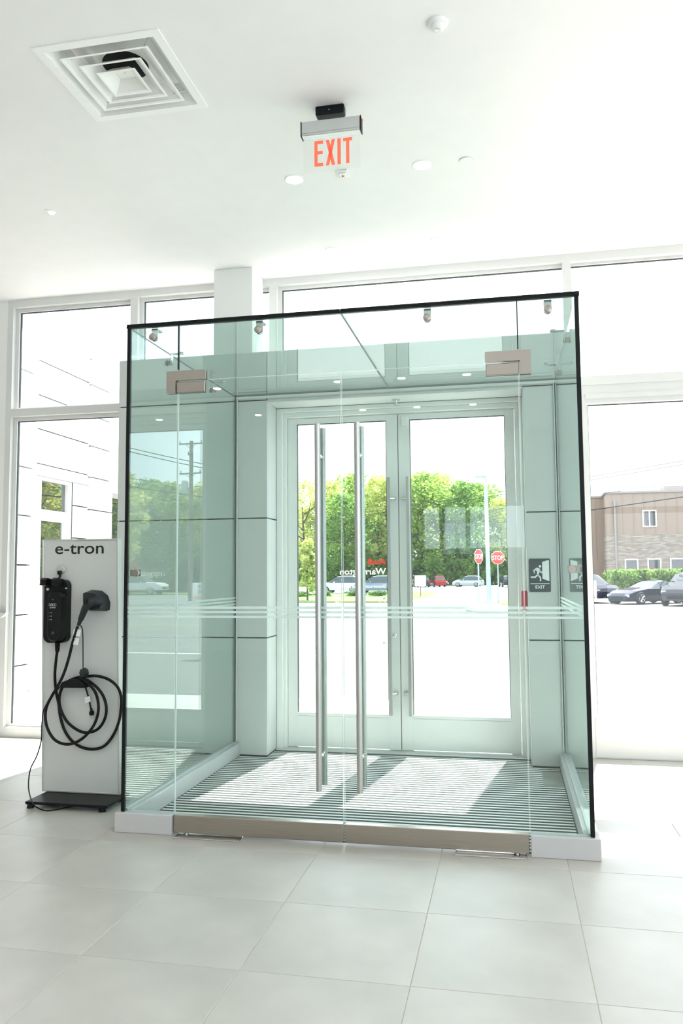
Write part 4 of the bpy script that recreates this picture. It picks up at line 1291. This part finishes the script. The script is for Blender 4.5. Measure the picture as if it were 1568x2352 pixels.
p = UG(706, 1381); tree(p.x, p.y, 3.9, TY, 'slim young tree on the grass verge at the left of the door glass', H=4)
p = U(262, 1190, 1, 30); tree(p.x, 30, 5.5, TM[0], 'green tree glimpsed between the white wing and the portal', H=14, wide=1.3)
for i, (px, yt) in enumerate(((690, 1372), (745, 1371), (815, 1371), (868, 1371))):
    p = UG(px, yt); tree(p.x, p.y, .45, BU, 'low hedge bush on the verge, %s from the left' % ('first second third fourth'.split()[i]), 'low bushes on the verge', H=2.2, name='shrub', cat='shrub', wide=2.6)

# ------------------------------------------------------------------ street furniture
p = UG(1123, 1388)
lp = thing('street_lamp', (p.x, p.y, p.z), 'tall grey street lamp mast behind the stop signs', 'street lamp')
top = U(1117, 1094, 1, p.y)
MB().box((p.x - .35, p.y - .35, p.z - .1), (p.x + .35, p.y + .35, p.z + .18)).build('base', m_concrete, lp)
MB().cyl((p.x, p.y, p.z + .18), (p.x - .05, p.y, top.z), .13, .10, n=12).build('mast', m_galv, lp, smooth=True)
MB().bbox((p.x - .62, p.y - .12, top.z - .05), (p.x - .04, p.y + .12, top.z + .07), .04).build('lamp_head', m_galv, lp)


def stop_sign(px, py, cx_, cy_, yaw, label):
    p = UG(px, py)
    t = thing('stop_sign', (p.x, p.y, p.z), label, 'road sign', 'stop signs on the island', rz=yaw)
    c = U(cx_, cy_, 1, p.y); z = c.z - p.z
    MB().box((-.03, .0, -.1), (.03, .05, z + .3)).build('post', m_galv, t, local=True)
    R = .40
    def octo(r, y): return [(r * math.cos(math.radians(22.5 + 45 * i)), y, z + r * math.sin(math.radians(22.5 + 45 * i))) for i in range(8)]
    MB().prism(octo(R, -.012), (0, .01, 0)).build('border', m_white, t, local=True)
    MB().prism(octo(R * .94, -.016), (0, .004, 0)).build('plate', m_stopred, t, local=True)
    text_mesh('lettering', 'STOP', m_white, t, (0, -.018, z - .125), .36, FRONT, align='CENTER', bold=.006, sx=.74, local=True)
    return t


stop_sign(1101, 1393, 1098.5, 1278, math.radians(57), 'left stop sign, turned partly away, on the island')
stop_sign(1145, 1385, 1142, 1281, math.radians(8), 'right stop sign facing the doors, on the island')
p = UG(965, 1372)
s_ = thing('notice_sign', (p.x, p.y, p.z), 'small white notice board on a post in the grass tip', 'sign')
c = U(965, 1334, 1, p.y)
MB().box((c.x - .03, p.y, p.z), (c.x + .03, p.y + .05, c.z + .3)).build('post', m_pole, s_)
MB().bbox((c.x - .42, p.y - .03, c.z - .40), (c.x + .42, p.y, c.z + .40), .01).build('board', m_white, s_)
MB().box((c.x - .3, p.y - .034, c.z + .05), (c.x + .3, p.y - .031, c.z + .2)).box((c.x - .3, p.y - .034, c.z - .25), (c.x + .1, p.y - .031, c.z - .2)).build('print', m_alu, s_)

# utility pole, seen mirrored in the left glass wall
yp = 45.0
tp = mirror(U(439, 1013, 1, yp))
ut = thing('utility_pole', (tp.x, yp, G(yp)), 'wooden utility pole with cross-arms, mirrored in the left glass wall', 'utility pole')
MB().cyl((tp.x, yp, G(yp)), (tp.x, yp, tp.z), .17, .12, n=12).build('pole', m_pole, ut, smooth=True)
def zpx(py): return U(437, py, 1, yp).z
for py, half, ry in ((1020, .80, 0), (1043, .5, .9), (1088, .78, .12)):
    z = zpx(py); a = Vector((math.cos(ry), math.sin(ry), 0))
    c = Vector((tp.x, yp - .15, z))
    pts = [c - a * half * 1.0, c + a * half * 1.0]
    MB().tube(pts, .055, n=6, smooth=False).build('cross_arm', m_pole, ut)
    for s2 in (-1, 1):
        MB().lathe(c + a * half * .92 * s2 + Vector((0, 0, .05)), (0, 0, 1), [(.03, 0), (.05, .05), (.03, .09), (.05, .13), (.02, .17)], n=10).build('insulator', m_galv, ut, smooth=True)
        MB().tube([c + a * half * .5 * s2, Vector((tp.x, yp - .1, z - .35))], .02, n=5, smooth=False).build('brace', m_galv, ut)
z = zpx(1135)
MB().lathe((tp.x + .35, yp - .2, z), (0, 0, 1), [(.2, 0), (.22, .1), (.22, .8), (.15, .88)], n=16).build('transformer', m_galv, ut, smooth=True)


def wire(pts, r, label):
    MB().tube(pts, r, n=5, sub=8).build('overhead_wire', m_rubber, smooth=True, label=label, cat='wire', group='overhead wires')


def sag(a, b, s_, n=5):
    return [a.lerp(b, i / n) - Vector((0, 0, s_ * 4 * (i / n) * (1 - i / n))) for i in range(n + 1)]


def dw(p1, y1, p2, y2): return U(p1[0], p1[1], 1, y1), U(p2[0], p2[1], 1, y2)
for p1, p2, r, lab in (((600, 1208), (1700, 1035), .016, 'topmost thin overhead wire crossing the right window'), ((600, 1213), (1700, 1044), .016, 'second thin overhead wire crossing the right window'),
                  ((600, 1262), (1700, 1122), .03, 'thick overhead cable crossing in front of the brown building'), ((600, 1236), (1700, 1085), .014, 'thin overhead wire above the thick cable')):
    a, b = dw(p1, 70, p2, 38)
    wire(sag(a, b, .25), r, lab)
a, b = dw((600, 1130), 80, (1300, 985), 40); wire(sag(a, b, .3), .012, 'high faint wire across the sky in the door glass')
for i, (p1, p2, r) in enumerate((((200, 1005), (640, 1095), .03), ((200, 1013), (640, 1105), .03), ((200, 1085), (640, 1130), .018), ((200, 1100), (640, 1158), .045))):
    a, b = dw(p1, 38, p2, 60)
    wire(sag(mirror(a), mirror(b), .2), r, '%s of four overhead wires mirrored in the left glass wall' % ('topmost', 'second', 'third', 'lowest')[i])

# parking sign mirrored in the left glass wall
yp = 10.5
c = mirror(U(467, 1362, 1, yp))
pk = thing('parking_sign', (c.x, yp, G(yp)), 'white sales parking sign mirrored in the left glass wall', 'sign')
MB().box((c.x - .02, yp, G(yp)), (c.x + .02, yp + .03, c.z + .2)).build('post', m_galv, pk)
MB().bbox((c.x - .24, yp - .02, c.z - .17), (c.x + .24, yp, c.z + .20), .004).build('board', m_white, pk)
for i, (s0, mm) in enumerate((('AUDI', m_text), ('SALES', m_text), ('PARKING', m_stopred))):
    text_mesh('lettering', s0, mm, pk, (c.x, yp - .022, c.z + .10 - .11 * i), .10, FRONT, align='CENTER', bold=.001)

# ------------------------------------------------------------------ vehicles
def wheel_mesh():
    t_ = MB().lathe((0, -.11, 0), (0, 1, 0), [(.20, 0), (.31, .0), (.335, .03), (.335, .19), (.31, .22), (.20, .22)], n=24)
    return t_


def car(name, label, x, y, heading, kind, paint, group='cars parked across the street'):
    """heading: direction of the car's front, radians from +x"""
    spec = {
        'suv': dict(L=4.6, W=.92, belt=.98, zb=.28, wr=.34, st=[(0, .62, .70), (.12, .80, .78), (.5, .98, .86), (1.15, 1.06, .90), (1.95, 1.58, .92), (2.4, 1.66, .92), (3.6, 1.66, .92), (4.15, 1.52, .91), (4.5, 1.05, .88), (4.6, .75, .84)]),
        'sports': dict(L=4.45, W=.92, belt=.80, zb=.16, wr=.33, st=[(0, .42, .62), (.15, .56, .78), (.6, .72, .90), (1.3, .82, .92), (1.75, .88, .90), (2.35, 1.17, .86), (2.8, 1.24, .86), (3.3, 1.14, .88), (3.9, .97, .94), (4.3, .92, .90), (4.45, .70, .84)]),
        'pickup': dict(L=5.6, W=.98, belt=1.12, zb=.45, wr=.40, st=[(0, .80, .80), (.12, 1.0, .9), (.5, 1.14, .95), (1.5, 1.2, .98), (2.1, 1.80, .96), (2.5, 1.88, .96), (3.5, 1.88, .96), (3.85, 1.70, .96), (3.95, 1.18, .97), (4.8, 1.18, .97), (5.5, 1.18, .97), (5.6, 1.0, .95)]),
    }[kind]
    e = thing(name, (x, y, G(y)), label, 'car', group, rz=heading)
    Lh = spec['L'] / 2; belt = spec['belt']; zb = spec['zb']
    secs = []
    for s0, zt, w_ in spec['st']:
        cab = zt > belt + .18
        bz = min(belt, zt - .02)
        wt = w_ * (.74 if cab else .86)
        midz = (zb + bz) * .5
        half = [(w_ * .90, zb), (w_ * .99, midz), (w_ * .97, bz), (wt, zt - (.03 if cab else .0)), (wt * .6, zt + .02), (0, zt + .03)]
        secs.append((s0, zt, half, cab))
    body = MB(); wins = MB(); shield = MB()
    def ring_(sec):
        s0, zt, half, cab = sec
        xx = Lh - s0
        return [Vector((xx, a, b)) for a, b in half] + [Vector((xx, -a, b)) for a, b in half[-2::-1]]
    rings = [ring_(s_) for s_ in secs]
    for i in range(len(rings) - 1):
        A, B = rings[i], rings[i + 1]
        dz = abs(secs[i + 1][1] - secs[i][1]); dx = secs[i + 1][0] - secs[i][0]
        anycab = secs[i][3] or secs[i + 1][3]
        both = secs[i][3] and secs[i + 1][3]
        steep = anycab and dz / dx > .35 and dz > .08
        for k_ in range(len(A) - 1):
            q = [A[k_], A[k_ + 1], B[k_ + 1], B[k_]]
            tgt = body
            if k_ in (2, 7) and (both or (anycab and dz > .25)): tgt = wins
            elif k_ in (3, 4, 5, 6) and steep: tgt = shield
            tgt.add(q, [(0, 1, 2, 3)])
    body.add(rings[0], [tuple(range(len(rings[0])))]); body.add(rings[-1], [tuple(range(len(rings[-1])))[::-1]])
    for mb in (body,):
        body.add([rings[i][0] for i in range(len(rings))] + [rings[i][-1] for i in range(len(rings))], [(i, i + 1, len(rings) + i + 1, len(rings) + i) for i in range(len(rings) - 1)])
    body.build('body', paint, e, local=True, smooth=True)
    wins.build('side_windows', m_darkglass, e, local=True)
    if shield.v: shield.build('windscreen', m_darkglass, e, local=True)
    r = spec['wr']
    for sx_ in (Lh - spec['L'] * .19, -Lh + spec['L'] * .20):
        for sy_ in (-1, 1):
            cyy = sy_ * (spec['W'] - .09)
            w_ = MB().lathe((sx_, cyy - .11, r), (0, 1, 0), [(r * .6, 0), (r * .93, 0), (r, .03), (r, .19), (r * .93, .22), (r * .6, .22)], n=24).build('wheel', m_tyre, e, local=True, smooth=True)
            mb = MB()
            for k_ in range(5):
                a = k_ * 2 * math.pi / 5
                mb.tube([(sx_, cyy + sy_ * .108, r), (sx_ + r * .60 * math.cos(a), cyy + sy_ * .112, r + r * .60 * math.sin(a))], r * .11, n=5, smooth=False)
            mb.lathe((sx_, cyy + sy_ * .09, r), (0, sy_, 0), [(r * .66, 0), (r * .66, .022), (r * .56, .026), (r * .56, .004)], n=20)
            mb.build('rim', m_rim, w_, local=True)
    w0 = spec['st'][1][2]; zf = spec['st'][1][1]
    for sy_ in (-1, 1):
        MB().bbox((Lh - .32, sy_ * (w0 - .28), zf - .16), (Lh - .06, sy_ * (w0 - .03), zf - .04), .02).build('headlamp', m_headlamp, e, local=True)
        zr = spec['st'][-2][1]; wr_ = spec['st'][-2][2]
        MB().bbox((-Lh + .02, sy_ * (wr_ - .25), zr - .32), (-Lh + .14, sy_ * (wr_ - .0), zr - .15), .02).build('tail_lamp', m_tail, e, local=True)
        s0 = [s for s in secs if s[3]][0]
        MB().bbox((Lh - s0[0] + .05, sy_ * (spec['W'] + .0), belt + .02), (Lh - s0[0] + .2, sy_ * (spec['W'] + .18), belt + .14), .03).build('mirror', paint, e, local=True)
    MB().bbox((Lh - .03, -.45, zb + .08), (Lh + .012, .45, zb + .26), .02).build('grille', m_black, e, local=True)
    return e


pt_white = carpaint('white_car_paint', (.75, .76, .78)); pt_grey = carpaint('grey_blue_car_paint', (.22, .26, .33)); pt_black = carpaint('black_car_paint', (.012, .014, .03))
pt_red = carpaint('red_car_paint', (.40, .01, .015)); pt_navy = carpaint('dark_car_paint', (.02, .025, .035)); pt_silver = carpaint('silver_car_paint', (.5, .52, .55))
def at(px, py): p = UG(px, py); return p.x, p.y
x, y = at(786, 1362); car('white_suv', 'white suv crossing behind the right pull bar, nose to the left', x, y, math.radians(172), 'suv', pt_white)
x, y = at(868, 1363); car('grey_suv', 'grey-blue suv beside the meeting stile, nose to the left', x, y, math.radians(176), 'suv', pt_grey)
x, y = at(934, 1348); car('parked_car', 'white car parked right behind the meeting stile', x, y, math.radians(100), 'suv', pt_white)
x, y = at(968, 1348.5); car('parked_car', 'dark car parked behind the small notice board', x, y, math.radians(105), 'suv', pt_navy)
x, y = at(1003, 1348); car('parked_car', 'red car parked right of the small notice board', x, y, math.radians(110), 'suv', pt_red)
x, y = at(1075, 1348); car('parked_car', 'silver car far back between the stop sign posts', x, y, math.radians(170), 'suv', pt_silver)
x, y = at(1163, 1348); car('parked_car', 'dark car at the right edge of the right door glass', x, y, math.radians(100), 'suv', pt_navy)
x, y = at(1378, 1386); car('black_suv', 'black suv at the left edge of the right window', x - .6, y + 2.0, math.radians(-62), 'suv', pt_black, 'dark cars in front of the brown building')
x, y = at(1468, 1388); car('sports_car', 'low dark blue sports car in front of the brown building', x + .6, y + 1.2, math.radians(-142), 'sports', pt_black, 'dark cars in front of the brown building')
x, y = at(1590, 1390); car('parked_car', 'dark car cut off by the right edge of the picture', x, y, math.radians(-120), 'suv', pt_navy, 'dark cars in front of the brown building')
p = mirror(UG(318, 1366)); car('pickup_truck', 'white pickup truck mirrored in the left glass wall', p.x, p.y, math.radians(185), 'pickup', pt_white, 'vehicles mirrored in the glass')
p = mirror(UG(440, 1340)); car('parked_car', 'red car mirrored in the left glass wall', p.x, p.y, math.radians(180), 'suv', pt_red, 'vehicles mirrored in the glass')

# ------------------------------------------------------------------ brown building across the street
BY = 66.0
a = U(1392, 1134, 1, BY); zt = a.z; xl = a.x; zs_ = U(1420, 1228, 1, BY).z
bd = thing('brown_building', (xl + 6, BY, G(BY)), 'two-storey tan building with ledgestone lower storey across the street', 'building')
xr = xl + 12
MB().box((xl, BY, zs_), (xr, BY + 10, zt)).build('upper_wall', m_siding, bd)
MB().box((xl - .05, BY - .12, G(BY) - .3), (xr + .05, BY + 10, zs_)).build('stone_wall', m_stone, bd)
MB().box((xl - 3.6, BY + 2.5, G(BY) - .3), (xl, BY + 10, zt - .1)).build('side_wing', m_siding, bd)
MB().box((xl - .12, BY - .12, zt), (xr + .12, BY + 10, zt + .16)).build('roof_edge', m_roofcap, bd)
MB().box((xl - 3.7, BY + 2.4, zt - .1), (xl, BY + 10, zt + .04)).build('roof_edge', m_roofcap, bd)
for k_ in range(14):
    xx = xl + .4 + k_ * .85
    MB().box((xx, BY - .03, zs_), (xx + .07, BY + .01, zt)).build('batten', m_siding, bd)
for k_ in range(4):
    xx = xl - 3.3 + k_ * .85
    MB().box((xx, BY + 2.46, zs_ - 2), (xx + .07, BY + 2.51, zt - .1)).build('batten', m_siding, bd)
a = U(1556, 1118, 1, BY + 3)
MB().box((a.x - 1.1, BY + 3, zt + .1), (a.x + 2.2, BY + 5, a.z + .1)).build('rooftop_unit', m_roofcap, bd)
def bwin(px0, py0, px1, py1, n, yw):
    a, b = U(px0, py0, 1, yw), U(px1, py1, 1, yw)
    t_ = .09
    f = MB().box((a.x, yw - .07, a.z), (b.x, yw + .02, a.z - t_)).box((a.x, yw - .07, b.z), (b.x, yw + .02, b.z + t_)).box((a.x, yw - .07, b.z + t_), (a.x + t_, yw + .02, a.z - t_)).box((b.x - t_, yw - .07, b.z + t_), (b.x, yw + .02, a.z - t_))
    if n == 2: f.box(((a.x + b.x) / 2 - t_ / 2, yw - .07, b.z + t_), ((a.x + b.x) / 2 + t_ / 2, yw + .02, a.z - t_))
    o = f.build('window', m_white, bd)
    MB().box((a.x + t_, yw - .02, b.z + t_), (b.x - t_, yw, a.z - t_)).build('pane', m_darkglass, o)
bwin(1474, 1172, 1508, 1210, 2, BY)
bwin(1434, 1284, 1466, 1318, 1, BY - .12)
bwin(1486, 1283, 1519, 1318, 1, BY - .12)
bwin(1538, 1282, 1572, 1318, 1, BY - .12)
a = U(1410, 1150, 1, BY)
MB().cyl((a.x, BY - .15, G(BY)), (a.x, BY - .15, a.z), .09, n=8).build('downpipe', m_roofcap, bd)
for i, px in enumerate((1420, 1450, 1480, 1510, 1540, 1570)):
    p = U(px, 1340, 1, 58)
    tree(p.x, 58, 1.9, BU, 'clipped hedge bush before the brown building, %s from the left' % ('first second third fourth fifth sixth'.split()[i]), 'hedge before the brown building', H=2.2, name='shrub', cat='shrub', wide=.8)
